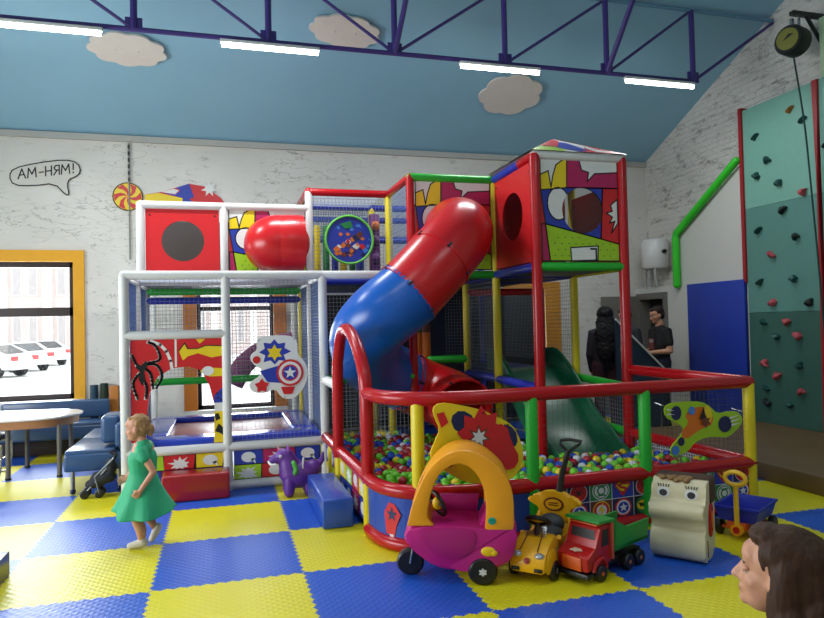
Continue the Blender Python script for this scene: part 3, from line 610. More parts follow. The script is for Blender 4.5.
# comic panels
def popart(fr, w_, h_, hole=None, slab=0.02):
    m = MB(); q = 0.0012; sc = (w_, h_)
    hl = (hole[0]*w_, hole[1]*h_, hole[2]) if hole else None
    rect = [(0, 0), (1, 0), (1, 1), (0, 1)]
    m.poly(fr, rect, 0, R_, hl, sc)
    bk = MB(); 
    for t in tess([(p[0]*w_, p[1]*h_) for p in rect]):
        for c in (cut_hole([t], hl) if hl else [t]): m.add([(p[0], p[1], -slab) for p in c], [tuple(range(len(c)))[::-1]], W_, fr)
    for i in range(4):
        a, b = rect[i], rect[(i+1) % 4]; m.add([(a[0]*w_, a[1]*h_, -slab), (b[0]*w_, b[1]*h_, -slab), (b[0]*w_, b[1]*h_, 0), (a[0]*w_, a[1]*h_, 0)], [(0, 1, 2, 3)], W_, fr)
    if hl:
        cc = circ(hl[0], hl[1], hl[2], n=32); n = 32
        m.add([(x, y, -slab) for x, y in cc]+[(x, y, 0) for x, y in cc], [(i, n+i, n+(i+1) % n, (i+1) % n) for i in range(n)], K_, fr)
    def P(pts, c, k, ln=True):
        m.poly(fr, pts, q*k, c, hl, sc)
        if ln: m.stroke(fr, pts, 0.014, q*(k+0.5), K_, hl, True, sc)
    P([(0, 0.7), (0.33, 0.72), (0.8, 0.73), (0.76, 0.22), (0.05, 0.36)], B_, 1)
    P([(0, 1), (0.34, 1), (0.33, 0.72), (0, 0.7)], W_, 1); P([(0, 0.69), (0.0, 0.84), (0.1, 0.88), (0.13, 0.72), (0.16, 0.84), (0.2, 0.94), (0.3, 1), (0.34, 1), (0.33, 0.72)], Y_, 2)
    P([(0.34, 1), (1, 1), (1, 0.73), (0.33, 0.72)], G_ if False else 3, 1); P([(0.5, 1), (0.53, 0.9), (0.62, 0.88), (0.6, 0.79), (0.7, 0.87), (1, 0.89), (1, 1)], W_, 2)
    P(circ(0.22, 0.56, 0.14, 0.16, 20), W_, 2)
    P([(0.8, 0.73), (1, 0.73), (1, 0.17), (0.76, 0.22)], R_, 1); P([(0.99, 0.62), (0.9, 0.56), (0.92, 0.5), (0.84, 0.48), (0.92, 0.44), (0.88, 0.38), (0.95, 0.4), (0.9, 0.28), (0.99, 0.38)], W_, 2)
    P([(0.05, 0.36), (0.76, 0.22), (1, 0.17), (1, 0), (0.1, 0)], L_, 1)
    for i in range(9):
        for j in range(4):
            x, y = 0.16+i*0.09+(j % 2)*0.045, 0.05+j*0.06
            if y < 0.3-0.14*x and not (0.34 < x < 0.74 and y < 0.15): m.poly(fr, circ(x, y, 0.009, 0.009*w_/h_, 6), q*2, N_, hl, sc)
    P([(0.37, 0.0), (0.36, 0.13), (0.72, 0.15), (0.71, 0.01)], W_, 2); m.stroke(fr, [(0.62, 0.12), (0.69, 0.12), (0.69, 0.02)], 0.02, q*3, K_, hl, False, sc)
    P([(0, 0.36), (0.05, 0.36), (0.1, 0), (0, 0)], 3, 1)
    return m
t_ = GY[0]
popart(FY(GX[4]+0.06, t_-0.01, Z2+0.06), 0.92, 1.08, (0.53, 0.5, 0.245)).build('comic_panel', PAL, pf, 'comic patterned panel with a round window', None)
CLR = bpy.data.materials.new('clear_vinyl'); CLR.use_nodes = True
_n = CLR.node_tree; _n.nodes.clear(); _o = _n.nodes.new('ShaderNodeOutputMaterial'); _mx = _n.nodes.new('ShaderNodeMixShader')
_t = _n.nodes.new('ShaderNodeBsdfTransparent'); _g = _n.nodes.new('ShaderNodeBsdfGlossy'); _g.inputs['Roughness'].default_value = 0.15
_t.inputs[0].default_value = (0.78, 0.8, 0.82, 1); _mx.inputs[0].default_value = 0.07
_n.links.new(_t.outputs[0], _mx.inputs[1]); _n.links.new(_g.outputs[0], _mx.inputs[2]); _n.links.new(_mx.outputs[0], _o.inputs[0])
def pane(fr, cx, cy, r): MB().poly(fr, circ(cx, cy, r+0.01, n=32), -0.012).build('clear_window', CLR, pf, 'clear vinyl window', None)
pane(FY(GX[4]+0.06, t_-0.01, Z2+0.06), 0.53*0.92, 0.5*1.08, 0.245)
def plain(fr, w_, h_, mm, hole=None, slab=0.025):
    m = MB(); rect = [(0, 0), (w_, 0), (w_, h_), (0, h_)]
    for z, fl_ in ((0, 1), (-slab, -1)):
        for t in tess(rect):
            for c in (cut_hole([t], hole) if hole else [t]): m.add([(p[0], p[1], z) for p in c], [tuple(range(len(c)))[::fl_]], 0, fr)
    for i in range(4):
        a, b = rect[i], rect[(i+1) % 4]; m.add([(*a, -slab), (*b, -slab), (*b, 0), (*a, 0)], [(0, 1, 2, 3)], 0, fr)
    if hole:
        cc = circ(*hole, n=32); n = 32; m.add([(x, y, -slab) for x, y in cc]+[(x, y, 0) for x, y in cc], [(i, n+i, n+(i+1) % n, (i+1) % n) for i in range(n)], 0, fr)
    o = m.build('panel', mm, pf, None, None)
    if hole: pane(fr, *hole)
    for x in (0.05, w_-0.05):
        for z in (0.1, h_-0.1): MB().lathe([(0.012, 0), (0.008, 0.008), (0, 0.01)], fr @ Matrix.Translation((x, z, 0)), 10).build('screw_cap', BLACK, o)
    return o
plain(FX(GX[4]-0.01, GY[1]-0.05, Z2+0.06), 0.98, 1.06, PRED, (0.47, 0.55, 0.27))
plain(FY(GX[0]+0.11, GY[2]-0.01, Z2+0.03), 0.84, 0.87, PRED, (0.42, 0.46, 0.245))
popart(FY(GX[4]+0.06, GY[1]+0.02, Z2+0.06), 0.92, 1.06).build('comic_panel', PAL, pf, None, None) if False else None
plain(FY(GX[4]+0.06, GY[1]+0.06, Z2+0.06), 0.92, 1.07, PRED)
popart(FY(GX[3]+0.06, GY[1]-0.01, Z2+0.06), 0.93, 1.06, (0.5, 0.46, 0.33)).build('comic_panel', PAL, pf, 'comic patterned panel round the tube slide', None)
popart(FY(GX[1]+0.06, GY[2]-0.01, Z2+0.06), 0.93, 0.84, (0.62, 0.5, 0.3)).build('comic_panel', PAL, pf, 'comic patterned panel behind the red crawl tube', None)
plain(FX(GX[5]-0.03, GY[1]-0.06, Z2+0.06), 0.96, 0.86, PRED)
# roof of the tower
m = MB(); A = [(GX[4]-0.05, GY[0]-0.05, 3.50), (GX[5]+0.05, GY[0]-0.05, 3.50), (GX[5]+0.05, GY[1]+0.05, 3.50), (GX[4]-0.05, GY[1]+0.05, 3.50)]; ap = V((5.17, 1.12, 3.80))
def rf(i, j, pts, c, k):
    a, b = V(A[i]), V(A[j]); n = (b-a).cross(ap-a).normalized()
    m.add([a+(b-a)*u+(ap-a)*v-(b-a)*0+n*0.002*k for u, v in pts], [tuple(range(len(pts)))], c)
for i in range(4):
    j = (i+1) % 4; rf(i, j, [(0, 0), (1, 0), (0, 1)], W_, 0)
    rf(i, j, [(0.0, 0), (0.35, 0), (0.22, 0.3), (0.0, 0.35)], L_, 1); rf(i, j, [(0.2, 0.25), (0.4, 0.1), (0.5, 0.0), (0.55, 0.15), (0.2, 0.7), (0.05, 0.75)], B_, 2); rf(i, j, [(0.5, 0), (1, 0), (0.45, 0.5), (0.5, 0.2)], R_, 2)
    rf(i, j, [(0.80, 0.06), (0.62, 0.22), (0.45, 0.5), (0.5, 0.3), (0.66, 0.05)], W_, 3); rf(i, j, [(0.0, 0.35), (0.2, 0.3), (0.1, 0.8), (0, 0.95)], R_, 3)
m.add([V(p)-V((0, 0, 0.02)) for p in A], [(0, 3, 2, 1)], W_)
m.build('roof_cover', PAL, pf, 'comic patterned pitched roof cover', None)

# arched emblem panel
fr = FY(GX[0]+0.055, GY[1]-0.005, Z0+0.055); W9, H9 = 0.925, 1.11
ar = [(0.14, 0), (0.145, 0.3), (0.18, 0.55), (0.26, 0.72), (0.40, 0.80), (0.56, 0.815), (0.69, 0.77), (0.77, 0.61), (0.82, 0.40), (0.82, 0.2), (0.81, 0)]
m = MB(); outl = [(0, 0)]+ar+[(W9, 0), (W9, H9), (0, H9)]
m.prism(outl, -0.02, 0, R_, fr); q = 0.0015
def pp(pts, c, k): m.poly(fr, pts, q*k, c)
pp([(0, 0), (0.14, 0), (0.144, 0.22), (0, 0.22)], W_, 1); pp([(0, 0.05), (0.14, 0.05), (0.142, 0.11), (0, 0.12)], R_, 2); pp([(0, 0.16), (0.142, 0.14), (0.144, 0.2), (0, 0.21)], B_, 2); pp([(0, 0.25), (0.144, 0.24), (0.145, 0.28), (0, 0.29)], W_, 1)
m.stroke(fr, [(0.20, 1.09), (0.29, 1.05), (0.35, 0.98), (0.39, 0.88), (0.40, 0.8)], 0.03, q, W_); m.stroke(fr, [(0.44, 0.82), (0.44, 1.1)], 0.02, q, W_)
sb = (0.10, 0.79)                                                  # spider emblem
for s, pts in ((1, [(0.14, 0.85), (0.25, 0.84), (0.3, 0.72), (0.24, 0.6)]), (1, [(0.14, 0.86), (0.28, 0.9), (0.24, 1.04), (0.17, 1.08)]), (1, [(0.1, 0.74), (0.15, 0.62), (0.14, 0.5)]), (1, [(0.08, 0.76), (0.02, 0.66), (0.06, 0.5)]), (1, [(0.06, 0.84), (0.01, 0.95)]), (1, [(0.13, 0.82), (0.19, 0.75), (0.21, 0.6)])):
    m.stroke(fr, spline([(*p, 0) for p in pts], 3) and [(p.x, p.y) for p in spline([(*p, 0) for p in pts], 4)], 0.03, q*1.2, W_); m.stroke(fr, [(p.x+0.006, p.y) for p in spline([(*p, 0) for p in pts], 4)], 0.022, q*2.8, K_)
pp([(0.06, 0.87), (0.1, 0.84), (0.15, 0.89), (0.16, 0.83), (0.13, 0.78), (0.14, 0.70), (0.11, 0.63), (0.075, 0.7), (0.09, 0.78), (0.05, 0.82)], K_, 3)
pp([(0.47, 0.98), (0.53, 1.06), (0.56, 1.0), (0.66, 1.0), (0.74, 1.03), (W9, 1.02), (W9, 0.92), (0.8, 0.90), (0.66, 0.95), (0.56, 0.92), (0.51, 0.88)], Y_, 1); m.stroke(fr, [(0.47, 0.98), (0.53, 1.06), (0.56, 1.0), (0.66, 1.0), (0.74, 1.03), (W9, 1.02)], 0.01, q*2, K_)
pp([(0.64, 1.1), (0.68, 1.05), (0.74, 1.1)], Y_, 1); pp([(0.68, 0.76), (0.73, 0.80), (W9, 0.78), (W9, 0.70), (0.78, 0.70), (0.72, 0.72)], Y_, 1); pp(circ(0.76, 0.76, 0.06, 0.05), W_, 2)
pp([(0.815, 0.42), (0.82, 0.5), (W9, 0.6), (W9, 0.42)], B_, 1); pp([(0.82, 0.33), (0.82, 0.42), (W9, 0.42), (W9, 0.33)], W_, 1); pp([(0.81, 0), (0.82, 0.33), (W9, 0.33), (W9, 0)], Y_, 1)
pp([(0.82, 0.12), (0.86, 0.2), (0.90, 0.16), (W9, 0.22), (W9, 0.06), (0.87, 0.1)], K_, 2); pp([(0.82, 0.3), (0.86, 0.31), (0.88, 0.25), (0.83, 0.23)], K_, 2)
for x, y in ((0.86, 0.47), (0.9, 0.52), (0.89, 0.45), (0.85, 0.52)): pp(circ(x, y, 0.012, n=6), K_, 2)
m.build('arched_panel', PAL, pf, 'red arched entrance panel with a spider emblem and yellow stripes', None)

# strips of comic pictures low on the frame and on the pit
def strip(fr, w_, h_, seed, cell=0.29):
    rnd = random.Random(seed); m = MB(); q = 0.0012
    m.box((0, 0, -0.015), (w_, h_, 0), K_, fr)
    rows = 2; n = max(2, round(w_/cell))
    for r in range(rows):
        xs = [0]+[w_*(i+rnd.uniform(-0.12, 0.12))/n for i in range(1, n)]+[w_]
        for i in range(n):
            g = 0.006; a, b = xs[i]+g, xs[i+1]-g; y0, y1 = h_*r/rows+g, h_*(r+1)/rows-g; s = rnd.uniform(-0.02, 0.02)
            c = [R_, B_, Y_, 3, L_, B_][(i*2+r*3+seed) % 6]
            m.poly(fr, [(a, y0), (b+s, y0), (b, y1), (a-s*0, y1)], q, c)
            cx, cy = (a+b)/2, (y0+y1)/2
            if (i+r) % 2 == 0:
                st = star(cx, cy-0.02, 0.11, 0.06, 9, sq=0.75, jit=0.15); st = [(min(b, max(a, x)), min(y1, max(y0, y))) for x, y in st]; m.poly(fr, st, q*2, W_)
            elif c != L_:
                bb = circ(cx, cy, 0.075, 0.055, 16); m.poly(fr, bb, q*2, W_); m.poly(fr, [(cx+0.02, cy-0.03), (cx+0.08, cy-0.075), (cx+0.06, cy-0.01)], q*2, W_)
    return m
strip(FY(GX[0]+e, GY[1]-0.005, 0.1), 0.91, 0.31, 1).build('comic_panel', PAL, pf, None, None)
strip(FY(GX[1]+e, GY[1]-0.005, 0.1), 0.92, 0.31, 4).build('comic_panel', PAL, pf, None, None)

# ------------------------------------------------------------------ trampoline
tp = thing('trampoline', 'trampoline with blue padded edges and reddish bed inside the left bay', 'trampoline', (GX[0], GY[1], 0))
MB().box((0.08, 0.06, 0.43), (2.0, 2.06, 0.47)).build('frame', BLACK, tp, None, None)
BED = M('trampoline_bed', '#8a3a34', 0.45, var=0.1, scale=60)
MB().box((0.36, 0.36, 0.48), (1.74, 1.84, 0.495), bev=0.004).build('bed', BED, tp, 'reddish woven bed')
for a, b in (((0.07, 0.06), (2.01, 0.36)), ((0.07, 1.84), (2.01, 2.06)), ((0.07, 0.36), (0.38, 1.84)), ((1.72, 0.36), (2.01, 1.84))):
    MB().box((*a, 0.475), (*b, 0.56), bev=0.025, seg=3).build('edge_pad', M('trampoline_blue', '#1a38b0', 0.25, coat=0.4), tp)
for x in (0.15, 1.93):
    for y in (0.12, 2.0): MB().cyl((x, y, 0), (x, y, 0.43), 0.025, 8).build('leg', CHROME, tp)

# ------------------------------------------------------------------ slides and tube
def sweep(nm, label, cat, secs, r, group=None):
    t = thing(nm, label, cat)
    for nmz, pts, mm, lb in secs:
        p = [V(a) for a in pts]; N_ = len(p); m = MB()
        m.tube(p, r, 36, cap=None)
        inner = MB().tube(p, r-0.014, 36, cap=None); m.add(inner.v, [f[::-1] for f in inner.f])
        o = m.build(nmz, mm, t, lb, 60)
        for end in (0, -1):
            d = (p[1]-p[0]).normalized() if end == 0 else (p[-1]-p[-2]).normalized()
            MB().tube([p[end]-d*0.012, p[end]-d*0.011, p[end]+d*0.011, p[end]+d*0.012], [r-0.012, r+0.013, r+0.013, r-0.012], 36, cap=None).build('flange', mm, o)
            u = d.orthogonal().normalized(); v = d.cross(u)
            for k in range(6):
                a = 2*PI*k/6+0.2; c = p[end]+(u*math.cos(a)+v*math.sin(a))*(r+0.006); MB().cyl(c-d*0.022, c+d*0.022, 0.014, 8).build('bolt', DARKB, o)
    return t
DARKB = M('dark_bolt', '#1a2038', 0.4, metal=0.3)
path = [V(p) for p in spline([(4.12, 1.75, 2.80), (4.09, 1.42, 2.79), (3.98, 1.08, 2.67), (3.68, 0.90, 2.38), (3.32, 0.84, 2.03), (3.02, 0.90, 1.78), (2.92, 1.20, 1.57), (3.06, 1.62, 1.34), (3.42, 1.96, 1.12), (3.84, 2.08, 0.92), (4.09, 1.86, 0.80), (4.12, 1.48, 0.72)], 8)]
sweep('tube_slide', 'closed spiral tube slide with red upper part and blue bend', 'slide', [
    ('top_bend', path[:25], REDP, 'red upper bend'), ('straight_section', path[24:33], REDP, 'red straight section'), ('lower_bend', path[32:68], BLUEP, 'blue lower bend'), ('exit_section', path[67:], REDP, 'red exit mouth')], 0.36)
cp = [V(p) for p in spline([(2.10, 2.74, 2.72), (2.08, 2.52, 2.72), (2.12, 2.40, 2.72), (2.26, 2.33, 2.72), (2.43, 2.33, 2.72)], 8)]
t = thing('crawl_tube', 'short red crawl tube with rounded end on the upper left storey', 'crawl tube')
m = MB().tube(cp[8:], 0.335, 32); m.build('tube_body', REDP, t)
MB().ell((2.14, 2.35, 2.72), (0.38, 0.335, 0.335), u=32, v=20).build('rounded_end', REDP, t)
# green wave slide: a trough with raised sides
gs = thing('open_slide', 'dark green open slide running down into the ball pit under the tower', 'slide')
pr = spline([(0, 2.25, 1.12), (0, 1.95, 1.10), (0, 1.5, 0.80), (0, 1.1, 0.45), (0, 0.75, 0.27), (0, 0.45, 0.24)], 6); xa, xb = 4.80, 5.58
m = MB(); sec = []
for p in pr:
    hs = 0.22 if p.y > 0.8 else 0.22*max(0.2, (p.y-0.3)/0.5)
    sec.append([(xa-0.05, p.y, p.z+hs), (xa, p.y, p.z+hs), (xa+0.02, p.y, p.z+0.04), (xa+0.1, p.y, p.z), (xb-0.1, p.y, p.z), (xb-0.02, p.y, p.z+0.04), (xb, p.y, p.z+hs), (xb+0.05, p.y, p.z+hs), (xb+0.05, p.y, p.z-0.05), (xa-0.05, p.y, p.z-0.05)])
n = len(sec[0]); vs = [v for s in sec for v in s]; fs = []
for i in range(len(sec)-1):
    for k in range(n): fs.append((i*n+k, (i+1)*n+k, (i+1)*n+(k+1) % n, i*n+(k+1) % n))
fs += [tuple(range(n)), tuple(len(vs)-n+k for k in range(n))[::-1]]
m.add(vs, fs).build('trough', DGREEN, gs, None, 35)
for x in (xa-0.02, xb+0.02): MB().tube([V((x, p.y, p.z+(0.22 if p.y > 0.8 else 0.22*max(0.2, (p.y-0.3)/0.5)))) for p in pr], 0.03, 10, cap='round').build('side_rim', DGREEN, gs)
for x in (xa+0.05, xb-0.05): MB().cyl((x, 1.95, 0), (x, 1.95, 1.05), 0.025, 8).build('leg', CHROME, gs)

# ------------------------------------------------------------------ ball pit fence
bf = thing('ball_pit_fence', 'low padded fence of red rails round the ball pit with an arched entrance', 'fence')
def fp(nm, pts, r, c, **k): return MB().tube(pts, r, 14, cap='round').build(nm, FM[c], bf, **k)
crv = spline([(2.615, -0.36, 0), (2.65, -0.62, 0), (2.76, -0.82, 0), (2.97, -0.95, 0), (3.3, -1.0, 0)], 6)
FR = [V((p.x, p.y, 0)) for p in crv]+[V((6.0, -0.80, 0))]
def lift(z0, z1): 
    n = len(FR)-1; return [V((p.x, p.y, z0+(z1-z0)*min(1, max(0, (p.x-2.615)/3.43)))) for p in FR]
fp('rail', [(2.56, 1.60, 0.50), (2.615, -0.33, 0.46)]+lift(0.455, 0.415)[1:], 0.055, 'r'); fp('rail', lift(1.155, 1.13), 0.055, 'r'); fp('floor_rail', lift(0.05, 0.05), 0.055, 'r')
fp('arch', [(2.57, 0.85, 0.45), (2.57, 0.82, 1.2)]+spline([(2.57, 0.80, 1.35), (2.575, 0.60, 1.62), (2.585, 0.30, 1.68), (2.60, -0.02, 1.55), (2.612, -0.26, 1.32), (2.615, -0.32, 1.1)], 5)+[(2.615, -0.33, 0.45)], 0.055, 'r')
for x_, y in ((2.575, 0.85), (2.615, -0.33), (2.57, 1.25)): fp('post', [(x_, y, 0), (x_, y, 0.45)], 0.045, 'y')
yf = lambda x: -1.0+0.2*(x-3.3)/2.75
for x, c in ((2.88, 'y'), (3.79, 'g'), (4.86, 'g'), (6.0, 'y')): fp('post', [(x, -0.90 if x < 3 else yf(x), 0), (x, -0.90 if x < 3 else yf(x), 1.12)], 0.05, c)
for z, z1 in ((1.13, 1.17), (0.415, 0.49)): fp('rail', [(6.0, -0.80, z), (5.71, 0.52, z1)], 0.055, 'r')
fp('rail', [(2.57, 1.6, 1.12), (2.57, 0.85, 1.12)], 0.05, 'w')
# lower fence panels
m = MB(); L0 = lift(0.1, 0.1)[:25]
for i in range(len(L0)-1):
    a, b = L0[i], L0[i+1]; d = (b-a).normalized(); o = V((d.y, -d.x, 0))*0.012
    m.add([a+o, b+o, V((b.x, b.y, 0.41))+o, V((a.x, a.y, 0.41))+o, a-o, b-o, V((b.x, b.y, 0.41))-o, V((a.x, a.y, 0.41))-o], [(0, 1, 2, 3), (5, 4, 7, 6)])
PLB = M('pit_panel_blue', '#1f47a4', 0.4)
cpn = m.build('curved_panel', PLB, bf, 'curved blue panel', None)
a = L0[10]; d = (L0[11]-L0[9]).normalized(); fr = frame(a+V((d.y, -d.x, 0))*0.016, d, (0, 0, 1)); m = MB()
m.poly(fr, [(-0.06, 0.02), (0.02, 0.0), (0.05, 0.1), (0.09, 0.18), (0.03, 0.25), (-0.03, 0.26), (-0.08, 0.18)], 0, R_).poly(fr, star(0, 0.17, 0.06, 0.025, 5), 0.002, NV_).poly(fr, [(-0.03, 0.02), (0.01, 0.02), (0.02, -0.02), (-0.01, -0.02)], 0.001, W_)
m.build('printed_patch', PAL, cpn, 'red printed patch', None)
fdir = V((2.75, 0.2, 0)).normalized(); F0 = V((3.3, -1.0, 0))
def FF(x, z, off=0.014): return frame(F0+fdir*((x-3.3)/fdir.x)+V((fdir.y, -fdir.x, 0))*off+V((0, 0, z)), fdir, (0, 0, 1))
MB().box((0, 0, -0.028), (0.52, 0.30, 0), 0, FF(3.3, 0.105)).build('panel', PLB, bf, 'plain blue panel', None)
def emblem(m, fr, cx, cy, kind, s=0.115):
    q = 0.0012
    def c(r, k, col): m.poly(fr, circ(cx, cy, r*s/0.115, n=20), q*k, col)
    if kind == 'star': c(0.098, 2, R_); c(0.08, 3, W_); c(0.062, 4, B_); m.poly(fr, star(cx, cy, 0.05, 0.022), q*5, W_)
    elif kind == 'lantern':
        c(0.098, 2, W_); c(0.088, 3, N_ if False else 7); c(0.075, 4, W_); c(0.05, 5, 7); c(0.033, 6, W_)
        for y in (0.05, -0.05): m.poly(fr, [(cx-0.045, cy+y-0.008), (cx+0.045, cy+y-0.008), (cx+0.045, cy+y+0.008), (cx-0.045, cy+y+0.008)], q*6, 7)
    elif kind == 'diamond':
        D = [(-0.098, 0.035), (-0.06, 0.08), (0.06, 0.08), (0.098, 0.035), (0, -0.09)]
        m.poly(fr, [(cx+x, cy+y) for x, y in D], q*2, R_); m.poly(fr, [(cx+x*0.78, cy+0.004+y*0.76) for x, y in D], q*3, Y_)
        m.stroke(fr, [(cx+x, cy+y) for x, y in ((0.055, 0.045), (0.0, 0.052), (-0.05, 0.035), (-0.02, 0.01), (0.03, -0.005), (0.03, -0.035), (0.0, -0.05), (-0.03, -0.035))], 0.024, q*4, R_)
    elif kind == 'spider':
        c(0.098, 2, W_); c(0.092, 3, R_); m.poly(fr, circ(cx, cy, 0.014, 0.026, 10), q*5, K_)
        for sx in (-1, 1):
            for a, b in ((0.06, 0.05), (0.075, 0.015), (0.07, -0.02), (0.05, -0.055)): m.stroke(fr, [(cx, cy+b*0.2), (cx+sx*a*0.6, cy+b*0.7+0.012), (cx+sx*a, cy+b)], 0.008, q*4, K_)
    elif kind == 'bolt':
        c(0.098, 2, Y_); c(0.088, 3, R_); c(0.06, 4, W_); m.poly(fr, [(cx+0.02, cy+0.09), (cx-0.045, cy-0.01), (cx-0.003, cy-0.005), (cx-0.03, cy-0.09), (cx+0.045, cy+0.015), (cx+0.005, cy+0.012)], q*5, Y_)
    elif kind == 'wing':
        c(0.098, 2, N_); m.poly(fr, circ(cx, cy, 0.09, 0.055, 20), q*3, Y_)
        m.poly(fr, [(cx+x, cy+y) for x, y in ((-0.075, 0.03), (-0.03, 0.025), (-0.012, 0.015), (-0.008, 0.035), (0.008, 0.035), (0.012, 0.015), (0.03, 0.025), (0.075, 0.03), (0.05, -0.02), (0.02, -0.01), (0, -0.04), (-0.02, -0.01), (-0.05, -0.02))], q*4, K_)
m = MB(); fr = FF(3.87, 0.1); n = 10; wd = 2.12; m.box((0, 0, -0.028), (wd, 0.315, 0), W_, fr); cwid = wd/n; ch = 0.315/2
rows = [['spider', 'star', 'bolt', 'star', 'wing', 'star', 'bolt', 'spider', 'lantern', 'star'], ['bolt', 'spider', 'lantern', 'diamond', 'spider', 'lantern', 'bolt', 'lantern', 'diamond', 'spider']]
bgs = {'star': 10, 'lantern': 7, 'diamond': B_, 'spider': N_, 'bolt': N_, 'wing': K_}
for r in range(2):
    for i in range(n):
        k = rows[r][i]; x, y = i*cwid, r*ch; m.poly(fr, [(x+0.003, y+0.003), (x+cwid-0.003, y+0.003), (x+cwid-0.003, y+ch-0.003), (x+0.003, y+ch-0.003)], 0.0012, {'star': NV_, 'lantern': 7, 'diamond': B_, 'spider': NV_, 'bolt': BR_, 'wing': K_}[k])
        s0 = len(m.v); emblem(m, fr, 0, 0, k, 0.115); sc = 0.75; T = fr @ Matrix.Translation((x+cwid/2, y+ch/2, 0)) @ Matrix.Diagonal((sc*1.12, sc, 1, 1)) @ fr.inverted()
        for j in range(s0, len(m.v)): m.v[j] = tuple(T @ V(m.v[j]))
m.build('emblem_panel', PAL, bf, 'panel of small round emblems in two rows', None)
SD = V((0.055, -1.93, 0)).normalized()
strip(frame((2.550, 1.55, 0.08), SD, (0, 0, 1)), 0.66, 0.36, 2, 0.25).build('comic_panel', PAL, bf, None, None)
strip(frame((2.571, 0.80, 0.08), SD, (0, 0, 1)), 1.09, 0.36, 5, 0.25).build('comic_panel', PAL, bf, None, None)
# nets over the fence
net(tuple(F0+V((0, 0, 0.48))+fdir*0.05), fdir, (0, 0, 1), 0.42, 0.62, NETD, 0.05, 0.0009, bf); net(tuple(F0+V((0, 0, 0.48))+fdir*0.58), fdir, (0, 0, 1), 0.95, 0.62, NETD, 0.05, 0.0009, bf); net(tuple(F0+V((0, 0, 0.48))+fdir*1.65), fdir, (0, 0, 1), 1.05, 0.62, NETD, 0.05, 0.0009, bf)
rd = (V((5.71, 0.52, 0))-V((6.0, -0.8, 0))).normalized(); net((6.0+rd.x*0.06, -0.8+rd.y*0.06, 0.5), rd, (0, 0, 1), 1.24, 0.6, NETD, 0.05, 0.0009, bf)
net((6.0+rd.x*0.06, -0.8+rd.y*0.06, 0.08), rd, (0, 0, 1), 1.24, 0.34, NETW, 0.03, 0.005, bf)
PITB = [(2.67, -0.40), (2.72, -0.66), (2.85, -0.82), (3.0, -0.89), (3.3, -0.93), (6.0, -0.73), (5.68, 0.50), (5.68, 1.60), (4.58, 1.60), (4.58, 2.62), (2.64, 2.62)]
MB().prism(PITB, 0.003, 0.22, 0).build('pit_base', M('pit_base_blue', '#1b2c6c', 0.5), bf, None, None)

# ------------------------------------------------------------------ balls
def inside(x, y, P):
    c = False; n = len(P)
    for i in range(n):
        (x1, y1), (x2, y2) = P[i], P[(i+1) % n]
        if (y1 > y) != (y2 > y) and x < (x2-x1)*(y-y1)/(y2-y1)+x1: c = not c
    return c
cx0 = sum(p[0] for p in PITB)/len(PITB); cy0 = sum(p[1] for p in PITB)/len(PITB)
PIN = [(x+(0.06 if x < 2.9 else -0.06 if x > 4.4 else 0), y+(0.08 if y < 0 else -0.06)) for x, y in PITB]
BC = {'red': ('#a81c2a', 'red'), 'green': ('#6cc428', 'lime green'), 'blue': ('#1c48b8', 'blue'), 'white': ('#dfe2e6', 'white'), 'yellow': ('#e0c820', 'yellow')}
BM = {k: M('ball_'+k, v[0], 0.3) for k, v in BC.items()}
bms = {}
br = 0.0405
for k in BC:
    b = bmesh.new(); bmesh.ops.create_icosphere(b, subdivisions=3, radius=br); me = bpy.data.meshes.new('ball'); b.to_mesh(me); b.free(); me.materials.append(BM[k]); me.shade_smooth(); bms[k] = me
rnd = random.Random(3); cand = []; low = []
PILL = [(4.65, 0.58), (5.69, 0.58), (3.6, 1.66), (4.65, 1.66), (5.69, 1.66)]
def free(x, y): return inside(x, y, PIN) and not (4.68 < x < 5.70 and 0.36 < y) and not any(math.hypot(x-px, y-py) < 0.1 for px, py in PILL)
def mouth(x, y): return abs(x-4.08) < 0.45 and y > 1.0
def pack(n, dmin, ok):
    G, out = {}, []
    for _ in range(n):
        x, y = rnd.uniform(2.6, 6.05), rnd.uniform(-0.95, 2.62)
        if not ok(x, y): continue
        i, j = int(x/dmin), int(y/dmin)
        if any((x-p[0])**2+(y-p[1])**2 < dmin*dmin for a in (-1, 0, 1) for b in (-1, 0, 1) for p in G.get((i+a, j+b), ())): continue
        G.setdefault((i, j), []).append((x, y)); out.append((x, y))
    return out
low = pack(60000, 2*br, free)
cand = [(x, y, 0.335+0.014*math.sin(x*9+y*4)+rnd.uniform(-0.012, 0.018)) for x, y in pack(90000, 2*br+0.001, lambda x, y: free(x, y) and not mouth(x, y))]
def colour(x, y):
    u = rnd.random(); g = math.exp(-((x-3.45)**2+(y+0.1)**2)/0.5)
    if u < 0.15+0.5*g: return 'green'
    return rnd.choice(['red', 'blue', 'blue', 'white', 'yellow', 'green', 'red'])
def vis(c):                                   # the sight line passes above the fence rail
    d = V(c)-CAM_O
    if c[0] < 2.57+0.1: return True
    t = (-0.95-CAM_O.y)/d.y; h = CAM_O.z+d.z*t; x = CAM_O.x+d.x*t
    return (h > 0.47) if x > 2.7 else True
cand.sort(key=lambda c: (not vis(c), (V(c)-CAM_O).length))
first = True
for i, c in enumerate(cand[:300]):
    k = colour(c[0], c[1]); o = link('ball', bms[k]); o.location = c
    tag(o, 'glossy %s plastic ball in the ball pit' % BC[k][1], 'ball', '%s balls in the ball pit' % BC[k][1])
m = MB(); b = bmesh.new(); bmesh.ops.create_icosphere(b, subdivisions=2, radius=br); b.verts.index_update(); iv = [v.co.copy() for v in b.verts]; ifc = [[v.index for v in f.verts] for f in b.faces]; b.free()
KS = list(BC)
for (x, y) in low: m.add([v+V((x, y, 0.26)) for v in iv], ifc, KS.index(colour(x, y)))
